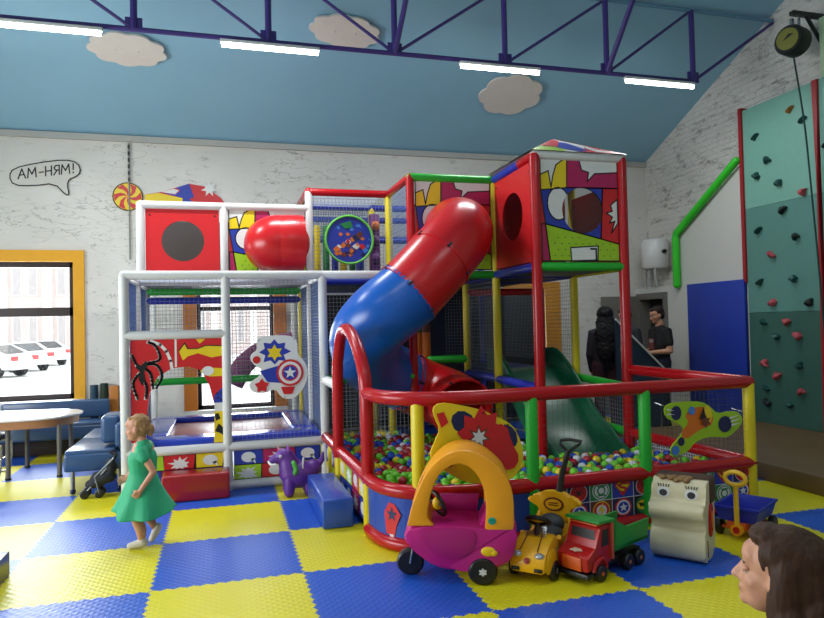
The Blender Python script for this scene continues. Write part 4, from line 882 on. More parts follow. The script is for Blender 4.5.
for c in cand[300:]: m.add([v+V(c) for v in iv], ifc, KS.index(colour(c[0], c[1])))
o = m.build('pit_balls', [BM[k] for k in KS], None, 'mass of mixed coloured plastic balls filling the ball pit', 180); o['category'] = 'balls'; o['kind'] = 'stuff'

# ------------------------------------------------------------------ cut-out boards
def board(nm, label, cat, loc, fr, outl, base, th, patches):
    t = thing(nm, label, cat, loc); m = MB(); m.prism(outl, -th, 0, 0, fr, 0.003)
    m.m = [base]*len(m.m); q = 0.0013
    for k, (pts, c) in enumerate(patches): m.poly(fr, pts, q*(1+k), c)
    return t, m
OF = frame((0, 0, 0), (1, 0, 0), (0, 0, 1))
kid = smooth2([(1.85, 1.62), (2.1, 1.63), (2.23, 1.61), (2.27, 1.54), (2.26, 1.41), (2.34, 1.34), (2.38, 1.22), (2.35, 1.09), (2.26, 0.96), (2.16, 0.93), (2.08, 0.96), (2.02, 1.06), (1.92, 1.01), (1.8, 1.02), (1.75, 1.07), (1.75, 1.13), (1.87, 1.2), (1.9, 1.26), (1.81, 1.31), (1.76, 1.38), (1.78, 1.44), (1.84, 1.47), (1.83, 1.57)], 1)
ox, oz = 2.06, 1.25; kid = [(x-ox, z-oz) for x, z in kid]
t, m = board('cut_out_board', 'white cut-out board with round star shield on the left net', 'cut-out board', (ox, 1.59, oz), OF, kid, W_, 0.02, [
    (star(-0.04, 0.20, 0.17, 0.11, 8, sq=0.85, jit=0.06), B_), (star(-0.04, 0.19, 0.09, 0.05, 6), Y_), (circ(-0.23, 0.12, 0.04), R_), ([(-0.2, 0.0), (0.0, 0.05), (0.04, -0.14), (-0.12, -0.12)], B_), (star(-0.18, -0.16, 0.08, 0.05, 5), R_), ([(0.02, -0.18), (0.17, -0.18), (0.14, -0.26), (0.05, -0.26)], R_),
    (circ(0.12, -0.03, 0.145), R_), (circ(0.12, -0.03, 0.12), W_), (circ(0.12, -0.03, 0.09), R_), (circ(0.12, -0.03, 0.075), B_), (star(0.12, -0.03, 0.068, 0.028), W_)])
m.build('board', PAL, t, None, None)
for x, z in ((-0.2, 0.33), (0.17, 0.33), (0.06, -0.29)): MB().tube([(x, -0.005, z), (x, 0.06, z)], 0.006, 6).build('cable_tie', BLACK, t)
cr = [(2.96, 1.05), (3.01, 1.08), (3.12, 1.06), (3.27, 1.02), (3.35, 0.98), (3.45, 0.93), (3.5, 0.86), (3.52, 0.78), (3.53, 0.72), (3.49, 0.64), (3.43, 0.6), (3.37, 0.6), (3.28, 0.6), (3.15, 0.62), (3.02, 0.70), (2.96, 0.74), (2.94, 0.8), (2.97, 0.86), (3.01, 0.93), (2.98, 0.98)]
cr = smooth2([((x-3.24)*1.30, (z-0.85)*1.30) for x, z in cr], 1); bfrm = frame((0, 0, 0), fdir, (0, 0, 1))
t, m = board('cut_out_board', 'yellow cut-out board with big red burst behind the pink toy car', 'cut-out board', (3.29, -1.10, 0.845), bfrm, cr, Y_, 0.012, [
    *[([(x*1.14, z*1.14) for x, z in pp_], cc_) for pp_, cc_ in [(smooth2([(-0.2, 0.16), (-0.12, 0.21), (-0.02, 0.15), (-0.05, 0.06), (-0.16, 0.06)], 1), NV_), (smooth2([(-0.28, -0.04), (-0.16, -0.0), (-0.1, -0.06), (-0.18, -0.16), (-0.3, -0.14)], 1), NV_), (smooth2([(0.16, 0.1), (0.27, 0.06), (0.29, -0.06), (0.2, -0.06)], 1), NV_),
    ([(-0.29, 0.19), (-0.24, 0.2), (-0.21, 0.13), (-0.26, 0.1)], R_), (star(0.02, 0.03, 0.19, 0.13, 9, jit=0.08), R_), (smooth2([(0.05, 0.08), (0.2, 0.1), (0.24, -0.04), (0.3, -0.14), (0.24, -0.22), (0.1, -0.18), (0.02, -0.05)], 1), R_), (star(0.0, 0.02, 0.09, 0.04, 7), PAL.index(PBRO)), (star(0.0, 0.02, 0.06, 0.03, 7), W_)]]])
m.build('board', PAL, t, None, None)
for x, z in ((-0.28, 0.2), (0.04, 0.2), (0.24, 0.1)): MB().tube([(x, -0.02, z), (x, 0.1, z)], 0.005, 6).build('cable_tie', BLACK, t)
cl = [(5.0, 0.98), (5.08, 1.01), (5.21, 1.01), (5.4, 1.0), (5.49, 0.95), (5.56, 0.88), (5.72, 0.9), (5.81, 0.88), (5.85, 0.82), (5.82, 0.76), (5.68, 0.67), (5.59, 0.68), (5.44, 0.7), (5.3, 0.66), (5.23, 0.58), (5.11, 0.56), (5.05, 0.59), (5.06, 0.65), (5.19, 0.74), (5.2, 0.8), (5.12, 0.84), (5.01, 0.89)]
cl = smooth2([(x-5.4, z-0.8) for x, z in cl], 1)
t, m = board('cut_out_board', 'lime green cut-out board with orange and dark blue patches near the right corner post', 'cut-out board', (5.4, -0.93, 0.8), bfrm, cl, L_, 0.012, [
    (smooth2([(-0.2, 0.1), (-0.05, 0.17), (0.1, 0.12), (0.12, 0.0), (-0.02, -0.03), (-0.2, -0.12), (-0.24, -0.04), (-0.14, 0.03)], 1), O_), (smooth2([(0.0, 0.1), (0.05, 0.18), (0.11, 0.1), (0.08, 0.0)], 1), Y_), (circ(-0.28, 0.12, 0.055, 0.06), NV_), (circ(0.24, -0.01, 0.075, 0.07), NV_), (circ(-0.3, -0.19, 0.04), SK_), (circ(-0.24, -0.12, 0.035), NV_), (circ(-0.12, 0.13, 0.035), SK_),
    ([(-0.38, 0.15), (-0.3, 0.14), (-0.38, 0.165)], W_), ([(-0.38, 0.11), (-0.3, 0.11), (-0.38, 0.125)], W_), ([(0.28, 0.03), (0.4, 0.06), (0.29, 0.05)], W_), ([(0.29, 0.0), (0.42, 0.03), (0.3, 0.02)], W_), ([(0.3, -0.03), (0.41, -0.01), (0.3, -0.01)], W_), (star(0.02, 0.03, 0.06, 0.03, 6), PAL.index(PBRO)), ([(-0.05, 0.05), (0.0, 0.16), (0.02, 0.06)], K_)])
m.build('board', PAL, t, None, None)
for x, z in ((-0.38, 0.18), (0.4, 0.09)): MB().tube([(x, -0.01, z), (x-0.02, 0.09, z+0.02)], 0.005, 6).build('cable_tie', CHROME, t)
t = thing('round_picture_board', 'round green rimmed picture board in blue and orange on the upper net', 'picture board', (3.06, 2.64, 2.81)); m = MB()
m.lathe([(0.0, -0.02), (0.3, -0.02), (0.3, 0.0), (0, 0.0)], OF, 40, B_); rr = random.Random(11)
for i in range(46):
    a = rr.uniform(0, 2*PI); r0 = 0.27*math.sqrt(rr.random()); x, y = r0*math.cos(a), r0*math.sin(a)
    c = rr.choice([SK_, B_, SK_] if y > 0.1 or abs(x) > 0.18 else [O_, BR_, R_, W_, NV_, O_, BR_]); s_ = rr.uniform(0.025, 0.05)
    m.poly(OF, [(x+p[0], y+p[1]) for p in star(0, 0, s_, s_*0.7, 4, jit=0.3)], 0.0012+0.0001*i, c)
m.poly(OF, [(-0.12, 0.2), (0.02, 0.24), (0.05, 0.16), (-0.05, 0.14)], 0.007, PAL.index(PGRN))
m.build('picture', PAL, t, None, None)
MB().tube([(0.305*math.cos(2*PI*k/40), -0.01, 0.305*math.sin(2*PI*k/40)) for k in range(40)], 0.015, 10, closed=True).build('rim', M('lime_rim', '#6cc848', 0.4), t, 'lime green rim')

# soft blocks
tag(MB().box((0.88, 1.30, 0.001), (1.53, 1.58, 0.265), bev=0.02, seg=3).build('soft_block', M('deep_red_vinyl', '#96101a', 0.3, coat=0.2)), 'red vinyl soft step block in front of the left bay', 'soft block')
tag(MB().box((2.27, -0.09, 0.001), (2.535, 0.95, 0.25), bev=0.018, seg=3).build('soft_block', BLUEV), 'blue vinyl soft step block beside the ball pit entrance', 'soft block')
# ================================================================== TOYS
def rot2(x, y, a): return (x*math.cos(a)-y*math.sin(a), x*math.sin(a)+y*math.cos(a))
def place(px, py, lx, ly, deg): 
    a = math.radians(deg); dx, dy = rot2(lx, ly, a); return (px+dx, py+dy, 0), a
XZ = Matrix(((1, 0, 0, 0), (0, 0, 1, 0), (0, 1, 0, 0), (0, 0, 0, 1)))        # (x, z, y) prisms along y
def resamp(pts, n):
    P = [V(p) for p in pts]; L = [0]
    for i in range(1, len(P)): L.append(L[-1]+(P[i]-P[i-1]).length)
    out = []
    for k in range(n):
        d = L[-1]*k/(n-1); i = max(j for j in range(len(L)) if L[j] <= d+1e-9); i = min(i, len(P)-2)
        t = (d-L[i])/max(1e-9, L[i+1]-L[i]); out.append(tuple(P[i].lerp(P[i+1], t)))
    return out
def wheel(x, y, r, wd, tyre, hub, parent, holes=0, r2=0.5):
    T = Matrix.Translation((x, y, r)) @ Matrix.Rotation(-PI/2, 4, 'X')
    o = MB().lathe([(r*r2, -wd/2), (r*0.86, -wd/2), (r, -wd*0.32), (r, wd*0.32), (r*0.86, wd/2), (r*r2, wd/2)], T, 24).build('wheel', tyre, parent)
    m = MB().lathe([(0, -wd*0.45), (r*r2, -wd*0.45), (r*r2, wd*0.45), (r*0.2, wd*0.52), (0, wd*0.52)], T, 20)
    for k in range(holes):
        a = 2*PI*k/holes
        for s in (-1, 1): m.poly(T @ Matrix.Translation((0, 0, s*wd*0.525)) @ (Matrix.Identity(4) if s > 0 else Matrix.Rotation(PI, 4, 'X')), circ(r*r2*0.6*math.cos(a), r*r2*0.6*math.sin(a), r*r2*0.2, n=8), 0, 1)
    m.build('hub', [hub, BLACK], o)
    return o
# --- pink ride-on car
PINK = M('magenta_plastic', '#bc1478', 0.42); PINKD = M('magenta_door', '#a8106a', 0.42); TOYO = M('orange_plastic', '#e89a10', 0.4); TOYY = M('toy_yellow', '#e8c010', 0.4)
loc, a = place(3.075, -1.629, 0.2, -0.21, 160)
t = thing('ride_on_car', 'pink toy car with orange arched roof in front of the ball pit', 'toy car', loc, a); t.scale = (1.07, 1, 1)
sx = lambda pts: [(x-0.2, z) for x, z in pts]
body = smooth2(sx([(0.487, 0.30), (0.451, 0.375), (0.314, 0.384), (0.077, 0.383), (-0.023, 0.365), (-0.157, 0.365), (-0.209, 0.43), (-0.215, 0.274), (-0.18, 0.157), (-0.083, 0.105), (0.085, 0.09), (0.253, 0.098), (0.337, 0.156), (0.42, 0.223)]), 1)
MB().prism(body, -0.205, 0.205, 0, XZ, 0.025).build('body', PINK, t)
dpts = smooth2(sx([(0.37, 0.37), (0.06, 0.37), (0.03, 0.3), (0.07, 0.21), (0.17, 0.165), (0.29, 0.2), (0.35, 0.28)]), 1)
for s in (1, -1): MB().prism(dpts, s*0.2, s*0.214, 0, XZ, 0.004).build('door', PINKD, t)
MB().prism(sx([(0.30, 0.37), (0.02, 0.37), (0.0, 0.50), (0.26, 0.50)]), -0.205, -0.17, 0, XZ, 0.012).build('far_side', PINKD, t)
MB().prism(sx([(0.02, 0.36), (-0.15, 0.36), (-0.19, 0.56), (-0.10, 0.58)]), -0.17, 0.15, 0, XZ, 0.02).build('seat_back', PINK, t)
outr = resamp([(p.x, p.y) for p in spline([(*p, 0) for p in sx([(0.459, 0.384), (0.43, 0.50), (0.394, 0.603), (0.332, 0.73), (0.253, 0.822), (0.167, 0.872), (0.082, 0.88), (-0.002, 0.854), (-0.101, 0.779), (-0.166, 0.69), (-0.197, 0.56), (-0.197, 0.355)])], 4)], 30)
innr = resamp([(p.x, p.y) for p in spline([(*p, 0) for p in sx([(0.29, 0.384), (0.33, 0.443), (0.322, 0.52), (0.3, 0.611), (0.256, 0.712), (0.2, 0.765), (0.135, 0.790), (0.068, 0.77), (0.01, 0.702), (-0.021, 0.61), (-0.03, 0.492), (-0.02, 0.355)])], 4)], 30)
for s in (1, -1):
    m = MB(); y0, y1 = s*0.15, s*0.207; n = 30
    vs = [(p[0], y, p[1]) for y in (y0, y1) for p in outr]+[(p[0], y, p[1]) for y in (y0, y1) for p in innr]; fs = []
    for i in range(n-1):
        fs += [(n+i, n+i+1, 3*n+i+1, 3*n+i), (i+1, i, 2*n+i, 2*n+i+1), (i, i+1, n+i+1, n+i), (2*n+i+1, 2*n+i, 3*n+i, 3*n+i+1)]
    fs += [(0, n, 3*n, 2*n), (n-1, 3*n-1, 4*n-1, 2*n-1)]
    if s < 0: fs = [f[::-1] for f in fs]
    bm_ = bmesh.new(); bv = [bm_.verts.new(v) for v in vs]; [bm_.faces.new([bv[i] for i in f]) for f in fs]
    bmesh.ops.recalc_face_normals(bm_, faces=bm_.faces); ed = [e_ for e_ in bm_.edges if len(e_.link_faces) == 2 and e_.calc_face_angle(0) > 1.0]
    bmesh.ops.bevel(bm_, geom=ed, offset=0.012, segments=2, affect='EDGES', profile=0.5)
    m.bm(bm_); m.build('roof_pillar', TOYO, t)
m = MB(); seg = outr[7:23]; n = len(seg); th = 0.035
inn = [(p[0]*0.93-0.0, p[1]-th) for p in seg]
vs = [(p[0], y, p[1]) for y in (-0.16, 0.16) for p in seg]+[(p[0], y, p[1]) for y in (-0.16, 0.16) for p in inn]; fs = []
for i in range(n-1): fs += [(i, i+1, n+i+1, n+i), (2*n+i+1, 2*n+i, 3*n+i, 3*n+i+1)]
m.add(vs, fs).build('roof', TOYO, t)
wheel(-0.2, 0.175, 0.09, 0.085, BLACK, WHITE, t, 6); wheel(-0.2, -0.175, 0.09, 0.085, BLACK, WHITE, t, 6); wheel(0.255, 0.0, 0.088, 0.07, BLACK, BLACK, t)
MB().tube([(0.22, 0.05, 0.26), (0.24, 0.052, 0.17), (0.255, 0.05, 0.088)], 0.008, 8).tube([(0.22, -0.05, 0.26), (0.24, -0.052, 0.17), (0.255, -0.05, 0.088)], 0.008, 8).build('fork', CHROME, t)
T = Matrix.Translation((0.07, 0.07, 0.50)) @ Matrix.Rotation(math.radians(28), 4, 'Z') @ Matrix.Rotation(math.radians(-70), 4, 'Y')
o = MB().tube([T @ V((0.085*math.cos(2*PI*k/24), 0.085*math.sin(2*PI*k/24), 0)) for k in range(24)], 0.013, 8, closed=True).tube([T @ V((0, 0.08, 0)), T @ V((0, -0.08, 0))], 0.012, 8).build('steering_wheel', BLACK, t)
MB().ell(tuple(T @ V((0, 0, 0.0))), (0.034, 0.036, 0.045), u=12, v=8).build('horn_button', TOYY, o)
MB().prism(sx([(0.38, 0.37), (0.31, 0.37), (0.33, 0.47), (0.38, 0.47)]), -0.15, 0.15, 0, XZ, 0.012).build('dashboard', TOYO, t)
MB().lathe([(0.024, 0), (0.024, 0.006), (0.012, 0.008), (0.012, 0.004), (0, 0.004)], Matrix.Translation((-0.263, 0.206, 0.42)) @ Matrix.Rotation(-PI/2, 4, 'X'), 18).build('button', M('teal_button', '#1c9a86', 0.4), t)
MB().ell((-0.236, 0.205, 0.22), (0.045, 0.012, 0.032), u=14, v=8).ell((-0.268, 0.207, 0.21), (0.025, 0.012, 0.02), u=10, v=6).build('fuel_cap', TOYY, t)
# --- yellow ride-on car
YC = M('yellow_car_plastic', '#e8aa0c', 0.35); SEAT = M('grey_seat', '#3a3c40', 0.5); SIL = M('silver_plastic', '#b0b2b4', 0.3, metal=0.5)
t = thing('ride_on_car', 'yellow toy car with grey seat and tall black push handle', 'toy car', (3.61, -1.46, 0), math.radians(-135))
m = MB().prism(smooth2([(0.33, 0.055), (0.35, 0.13), (0.30, 0.2), (0.16, 0.265), (0.04, 0.26), (-0.02, 0.18), (-0.22, 0.17), (-0.28, 0.25), (-0.34, 0.24), (-0.34, 0.07)], 1), -0.125, 0.125, 0, XZ, 0.03); m.build('body', YC, t)
for s in (1, -1):
    MB().ell((0.2, s*0.118, 0.12), (0.11, 0.03, 0.085)).build('fender', YC, t); MB().ell((-0.2, s*0.118, 0.12), (0.10, 0.03, 0.08)).build('fender', YC, t)
    for x in (0.2, -0.2): wheel(x, s*0.135, 0.065, 0.05, BLACK, SIL, t, 5, 0.62)
    MB().ell((0.30, s*0.075, 0.178), (0.035, 0.035, 0.02), u=12, v=8).build('headlamp', SIL, t, 'silver headlamp')
    MB().box((0.335, s*0.05, 0.085), (0.352, s*0.105, 0.11), bev=0.004).build('vent', BLACK, t)
    MB().tube(spline([(0.05, s*0.13, 0.24), (-0.08, s*0.14, 0.13), (-0.22, s*0.14, 0.2), (-0.29, s*0.1, 0.32)], 5), 0.018, 8).build('side_rail', YC, t)
MB().lathe([(0.02, 0), (0.02, 0.006), (0, 0.008)], Matrix.Translation((0.338, 0, 0.15)) @ Matrix.Rotation(math.radians(65), 4, 'Y'), 16).build('badge', M('dark_red_badge', '#8a1414', 0.4), t, 'round dark red badge')
MB().tube([(0.30, 0.06, 0.205), (0.16, 0.05, 0.272)], 0.004, 6).tube([(0.30, -0.06, 0.205), (0.16, -0.05, 0.272)], 0.004, 6).build('bonnet_crease', PBRO, t)
MB().ell((-0.12, 0, 0.21), (0.14, 0.10, 0.05)).ell((-0.21, 0, 0.25), (0.07, 0.095, 0.07)).build('seat', SEAT, t)
bk = smooth2([(-0.10, 0.0), (0.10, 0.0), (0.08, 0.10), (0.15, 0.15), (0.20, 0.16), (0.20, 0.19), (0.14, 0.195), (0.10, 0.24), (0.0, 0.255), (-0.10, 0.24), (-0.14, 0.195), (-0.20, 0.19), (-0.20, 0.16), (-0.15, 0.15), (-0.08, 0.10)], 2)
BF = frame((-0.27, 0, 0.21), (0, 1, 0), (0, 0, 1))
o = MB().prism(bk, -0.06, 0, 0, BF, 0.012).build('backrest', YC, t)
MB().prism(circ(0, 0.16, 0.075, 0.05), 0, 0.006, 0, BF).build('emblem_plate', PBRO, o, 'oval brown emblem'); MB().prism(circ(0, 0.16, 0.06, 0.037), 0.006, 0.008, 0, BF).build('emblem_face', YC, o)
MB().box((-0.035, 0.150, 0.008), (0.035, 0.158, 0.01), mat=BF).box((-0.035, 0.166, 0.008), (0.035, 0.174, 0.01), mat=BF).build('emblem_bars', PBRO, o)
MB().tube([(-0.30, 0.03, 0.42), (-0.335, 0.05, 0.58), (-0.37, 0.09, 0.75)], [0.026, 0.022, 0.018], 10).tube([(-0.37, 0.09, 0.74), (-0.38, 0.03, 0.79), (-0.385, 0.03, 0.82), (-0.385, 0.10, 0.83), (-0.385, 0.19, 0.82), (-0.38, 0.16, 0.79)], 0.013, 8, closed=True).build('push_handle', BLACK, t, 'black push handle')
T = Matrix.Translation((0.09, 0, 0.345)) @ Matrix.Rotation(math.radians(-35), 4, 'Y')
o = MB().tube([T @ V((0.062*math.cos(2*PI*k/24), 0.075*math.sin(2*PI*k/24), 0)) for k in range(24)], 0.016, 8, closed=True).tube([(0.09, 0, 0.34), (0.13, 0, 0.25)], 0.02, 8).build('steering_wheel', BLACK, t)
MB().ell(tuple(T @ V((0, 0, 0.008))), (0.045, 0.055, 0.014), u=14, v=8).build('horn_pad', YC, o)
MB().prism([(0.155, 0.255), (0.165, 0.255), (0.115, 0.325), (0.105, 0.322)], -0.07, 0.07, 0, XZ).build('windscreen', CLR, t, 'clear windscreen')
# --- dump truck
TRED = M('truck_red', '#b01414', 0.35); TGRN = M('truck_green', '#128a2c', 0.4); TORG = M('truck_orange', '#d0540e', 0.45)
loc, a = place(3.843, -1.828, -0.17, -0.13, -156)
t = thing('toy_dump_truck', 'red toy dump truck with green tipping bed and orange grille', 'toy truck', loc, a); ox = 0.17
m = MB().box((-0.53+ox, -0.09, 0.06), (0.10+ox, 0.09, 0.105), bev=0.006).box((0.08+ox, -0.13, 0.04), (0.15+ox, 0.13, 0.075), bev=0.008); m.build('chassis', BLACK, t)
MB().prism([(-0.13+ox, 0.1), (0.13+ox, 0.085), (0.14+ox, 0.175), (0.03+ox, 0.215), (0.0+ox, 0.34), (-0.02+ox, 0.355), (-0.13+ox, 0.355)], -0.12, 0.12, 0, XZ, 0.014).build('cab', TRED, t)
MB().box((0.13+ox, -0.075, 0.085), (0.148+ox, 0.075, 0.17), bev=0.005).build('grille', TORG, t); MB().box((-0.10+ox, -0.11, 0.352), (0.01+ox, 0.11, 0.366), bev=0.005).build('roof_panel', TORG, t)
for s in (1, -1):
    MB().prism([(-0.10+ox, 0.22), (-0.02+ox, 0.22), (-0.035+ox, 0.325), (-0.10+ox, 0.325)], s*0.119, s*0.123, 0, XZ).build('side_window', BLACK, t)
    MB().box((-0.145+ox, s*0.11, 0.12), (-0.12+ox, s*0.135, 0.36), bev=0.004).build('pillar', M('truck_pillar', '#c8503a', 0.45), t)
    MB().tube(spline([(-0.07+ox, s*0.12, 0.08), (-0.04+ox, s*0.125, 0.135), (0.0+ox, s*0.125, 0.15), (0.06+ox, s*0.125, 0.12), (0.08+ox, s*0.125, 0.08)], 4), 0.014, 8).build('wheel_arch', TRED, t)
    for x in (0.0, -0.32, -0.455): wheel(x+ox, s*0.115, 0.055, 0.055, BLACK, TORG if x == 0 else M('pale_orange_hub', '#c07850', 0.5), t, 0, 0.42)
MB().add([(0.024+ox, -0.095, 0.235), (0.024+ox, 0.095, 0.235), (0.006+ox, 0.09, 0.325), (0.006+ox, -0.09, 0.325)], [(0, 1, 2, 3)]).build('windscreen', BLACK, t)
MB().prism(star(0.085+ox, 0.0, 0.045, 0.028, 5), 0.197, 0.203, 0).build('bonnet_badge', M('badge_cream', '#d8c8a8', 0.5), t)
m = MB(); yb = 0.135
m.prism([(-0.56+ox, 0.165), (-0.15+ox, 0.165), (-0.14+ox, 0.30), (-0.58+ox, 0.30)], yb-0.018, yb, 0, XZ, 0.004).prism([(-0.56+ox, 0.165), (-0.15+ox, 0.165), (-0.14+ox, 0.30), (-0.58+ox, 0.30)], -yb, -yb+0.018, 0, XZ, 0.004)
m.box((-0.56+ox, -yb, 0.165), (-0.15+ox, yb, 0.185)).box((-0.165+ox, -yb, 0.18), (-0.145+ox, yb, 0.375)).prism([(-0.15+ox, 0.36), (0.02+ox, 0.375), (0.02+ox, 0.395), (-0.165+ox, 0.38)], -yb, yb, 0, XZ, 0.004)
m.prism([(-0.15+ox, 0.30), (-0.30+ox, 0.30), (-0.15+ox, 0.375)], yb-0.018, yb, 0, XZ).prism([(-0.15+ox, 0.30), (-0.30+ox, 0.30), (-0.15+ox, 0.375)], -yb, -yb+0.018, 0, XZ)
m.build('tipping_bed', TGRN, t, 'green tipping bed')
# --- cream cartoon face toy
CRM = M('cream_vinyl', '#cfc6a2', 0.42, var=0.08, scale=5); MAN = M('brown_fur', '#4a3428', 0.85, var=0.3, scale=60, bump=0.6); TAN = M('tan_fur', '#8a6a44', 0.85, var=0.3, scale=60, bump=0.6)
loc, a = place(4.68, -1.80, 0, 0, -141)
cx, cy = 4.68-0.18*math.cos(math.radians(-51)), -1.80-0.18*math.sin(math.radians(-51))
t = thing('soft_rocker_toy', 'cream padded rocker toy with cartoon eyes and brown mane', 'toy rocker', (cx, cy, 0), math.radians(-141))
pf_ = [(p.x, p.y) for p in spline([(*p, 0) for p in [(-0.02, 0.004), (0.03, 0.04), (0.05, 0.12), (0.03, 0.2), (-0.02, 0.245), (-0.005, 0.285), (0.055, 0.32), (0.075, 0.37), (0.04, 0.415), (-0.015, 0.425), (-0.03, 0.50), (-0.07, 0.555), (-0.16, 0.56), (-0.25, 0.52), (-0.29, 0.40), (-0.29, 0.15), (-0.25, 0.02), (-0.15, 0.004)]], 5)]
MB().prism(pf_, -0.175, 0.175, 0, XZ, 0.016).build('body', CRM, t)
fur = MB().box((-0.32, -0.19, 0.38), (-0.13, 0.186, 0.575), bev=0.03, seg=3); rr = random.Random(2)
fur.build('mane', MAN, t, 'brown mane')
m = MB()
for k in range(26): m.ell((-0.10+rr.uniform(-0.05, 0.03), rr.uniform(-0.17, 0.06), 0.56+rr.uniform(-0.005, 0.012)), (0.03, 0.025, 0.016), u=8, v=6)
m.build('forelock', TAN, t, 'tan forelock')
for s in (-0.095, 0.085):
    E_ = frame((-0.028, s, 0.475), (0, 1, 0), V((-0.22, 0, 1)).normalized())
    o = MB().prism(circ(0, 0, 0.042, 0.038), 0, 0.005, 0, E_).build('eye', WHITE, t, 'white cartoon eye'); MB().prism(circ(0, -0.006, 0.026, 0.024), 0.005, 0.008, 0, E_).build('pupil', BLACK, o)
    for k in range(5): MB().tube([E_ @ V((-0.03+k*0.015, 0.036, 0.004)), E_ @ V((-0.038+k*0.019, 0.058, 0.006))], 0.0035, 5).build('eyelash', BLACK, o)
m = MB(); SF = frame((-0.13, 0.176, 0.28), (-1, 0, 0), (0, 0, 1))
o = MB().prism(smooth2([(-0.05, -0.1), (0.01, -0.12), (0.05, 0.0), (0.045, 0.11), (-0.01, 0.13), (-0.055, 0.02)], 2), 0, 0.014, 0, SF, 0.004).build('side_patch', RED, t, 'red side patch'); MB().prism(circ(0, 0.01, 0.022, 0.06), 0.014, 0.02, 0, SF).build('patch_centre', PORA, o)
MB().prism(smooth2([(-0.10, -0.24), (-0.085, -0.24), (-0.09, -0.13), (-0.11, -0.11)], 1), 0, 0.004, 0, SF).build('side_slit', PBRO, t)
t.scale = (1, 1.06, 0.98)
# --- blue wagon
WB = M('wagon_blue', '#1a2ca8', 0.4); WY = M('wagon_yellow', '#e0b020', 0.45)
t = thing('toy_wagon', 'blue toy wagon with yellow pull handle beside the right corner post', 'toy wagon', (5.47, -1.31, 0), math.radians(-150))
m = MB(); A0 = [(-0.20, -0.135), (0.20, -0.135), (0.20, 0.135), (-0.20, 0.135)]; A1 = [(-0.225, -0.16), (0.225, -0.16), (0.225, 0.16), (-0.225, 0.16)]
def ring(P, z, s=1): return [(x*s, y*s, z) for x, y in P]
vs = ring(A0, 0.125)+ring(A1, 0.225)+ring([(x*1.05, y*1.06) for x, y in A1], 0.225)+ring([(x*1.05, y*1.06) for x, y in A1], 0.24)+ring([(x*0.96, y*0.95) for x, y in A1], 0.24)+ring([(x*0.93, y*0.91) for x, y in A0], 0.14); fs = [(3, 2, 1, 0), (20, 21, 22, 23)]
for k in range(5):
    for i in range(4): fs.append((k*4+i, k*4+(i+1) % 4, (k+1)*4+(i+1) % 4, (k+1)*4+i))
m.add(vs, fs).build('tub', WB, t, 'blue tub', 30)
MB().box((-0.2, -0.07, 0.07), (0.24, 0.07, 0.125), bev=0.01).box((0.12, -0.13, 0.055), (0.18, 0.13, 0.08), bev=0.006).box((-0.18, -0.13, 0.055), (-0.12, 0.13, 0.08), bev=0.006).build('chassis', TORG, t)
for x in (0.15, -0.15):
    for s in (1, -1): wheel(x, s*0.15, 0.062, 0.05, BLACK, BLACK, t, 0, 0.45)
o = MB().tube([(0.27, 0.02, 0.09), (0.275, 0.02, 0.43)], 0.02, 10).build('pull_handle', WY, t, 'yellow pull handle')
MB().tube([(0.277, 0.02+0.075*math.cos(2*PI*k/20), 0.475+0.05*math.sin(2*PI*k/20)) for k in range(20)], 0.018, 8, closed=True).build('hand_grip', WY, o)
MB().prism(circ(0, 0, 0.045), -0.02, 0.02, 0, frame((0.27, 0.02, 0.085), (0, 1, 0), (0, 0, 1))).build('hinge_fork', TOYO, o); MB().prism(circ(0, 0, 0.025), 0.02, 0.026, 0, frame((0.27, 0.02, 0.085), (0, 1, 0), (0, 0, 1))).build('hinge_bolt', TRED, o)
# --- purple hopper animal
PUR2 = M('hopper_purple', '#5a2a86', 0.4, var=0.12, scale=8); PURL = M('hopper_lilac', '#8a4aa8', 0.4); 
t = thing('hopper_toy', 'purple inflatable hopper animal behind the blue step block', 'hopper toy', (2.20, 1.18, 0))
m = MB().ell((0.02, 0, 0.20), (0.19, 0.14, 0.14)).tube([(-0.06, 0, 0.22), (-0.09, 0, 0.32), (-0.11, 0, 0.38)], [0.13, 0.105, 0.085], 14, cap='round').ell((-0.13, 0, 0.395), (0.098, 0.078, 0.08)).tube([(-0.15, 0, 0.39), (-0.25, 0, 0.36)], [0.06, 0.042], 12, cap='round').ell((0.15, 0, 0.25), (0.09, 0.09, 0.09))
for x in (-0.08, 0.12):
    for s in (1, -1): m.tube([(x, s*0.06, 0.16), (x-0.015, s*0.075, 0.04)], [0.066, 0.052], 12, cap='round')
me = remeshed(m, 0.009, 6); me.materials.append(PUR2); zb = min(v.co.z for v in me.vertices)
for v in me.vertices: v.co.z -= zb
body = link('body', me, t)
for s in (1, -1):
    MB().tube([(-0.10, s*0.04, 0.44), (-0.09, s*0.05, 0.50)], [0.02, 0.006], 8, cap='round').build('ear', PURL, t)
    MB().ell((-0.175, s*0.070, 0.415), (0.016, 0.010, 0.016), u=10, v=8).build('eye', WHITE, t)
    MB().tube(spline([(-0.05, s*0.11, 0.35), (-0.03, s*0.125, 0.29), (-0.04, s*0.13, 0.25)], 3), 0.024, 8, cap='round').build('green_scarf', M('hopper_green', '#4aa040', 0.5), t)
MB().tube([(-0.17, 0, 0.455), (-0.205, 0, 0.515)], [0.016, 0.005], 8).build('horn', M('hopper_pink', '#c88aa8', 0.5), t)
MB().tube(spline([(-0.29, 0, 0.36), (-0.27, -0.04, 0.335), (-0.22, -0.055, 0.335)], 4), 0.012, 8).build('muzzle_stripe', WHITE, t)
MB().tube([(0.06+0.02*math.cos(2*PI*k/24), 0.11*math.cos(2*PI*k/24), 0.27+0.10*math.sin(2*PI*k/24)) for k in range(13)], 0.008, 6).build('saddle_edge', WHITE, t)
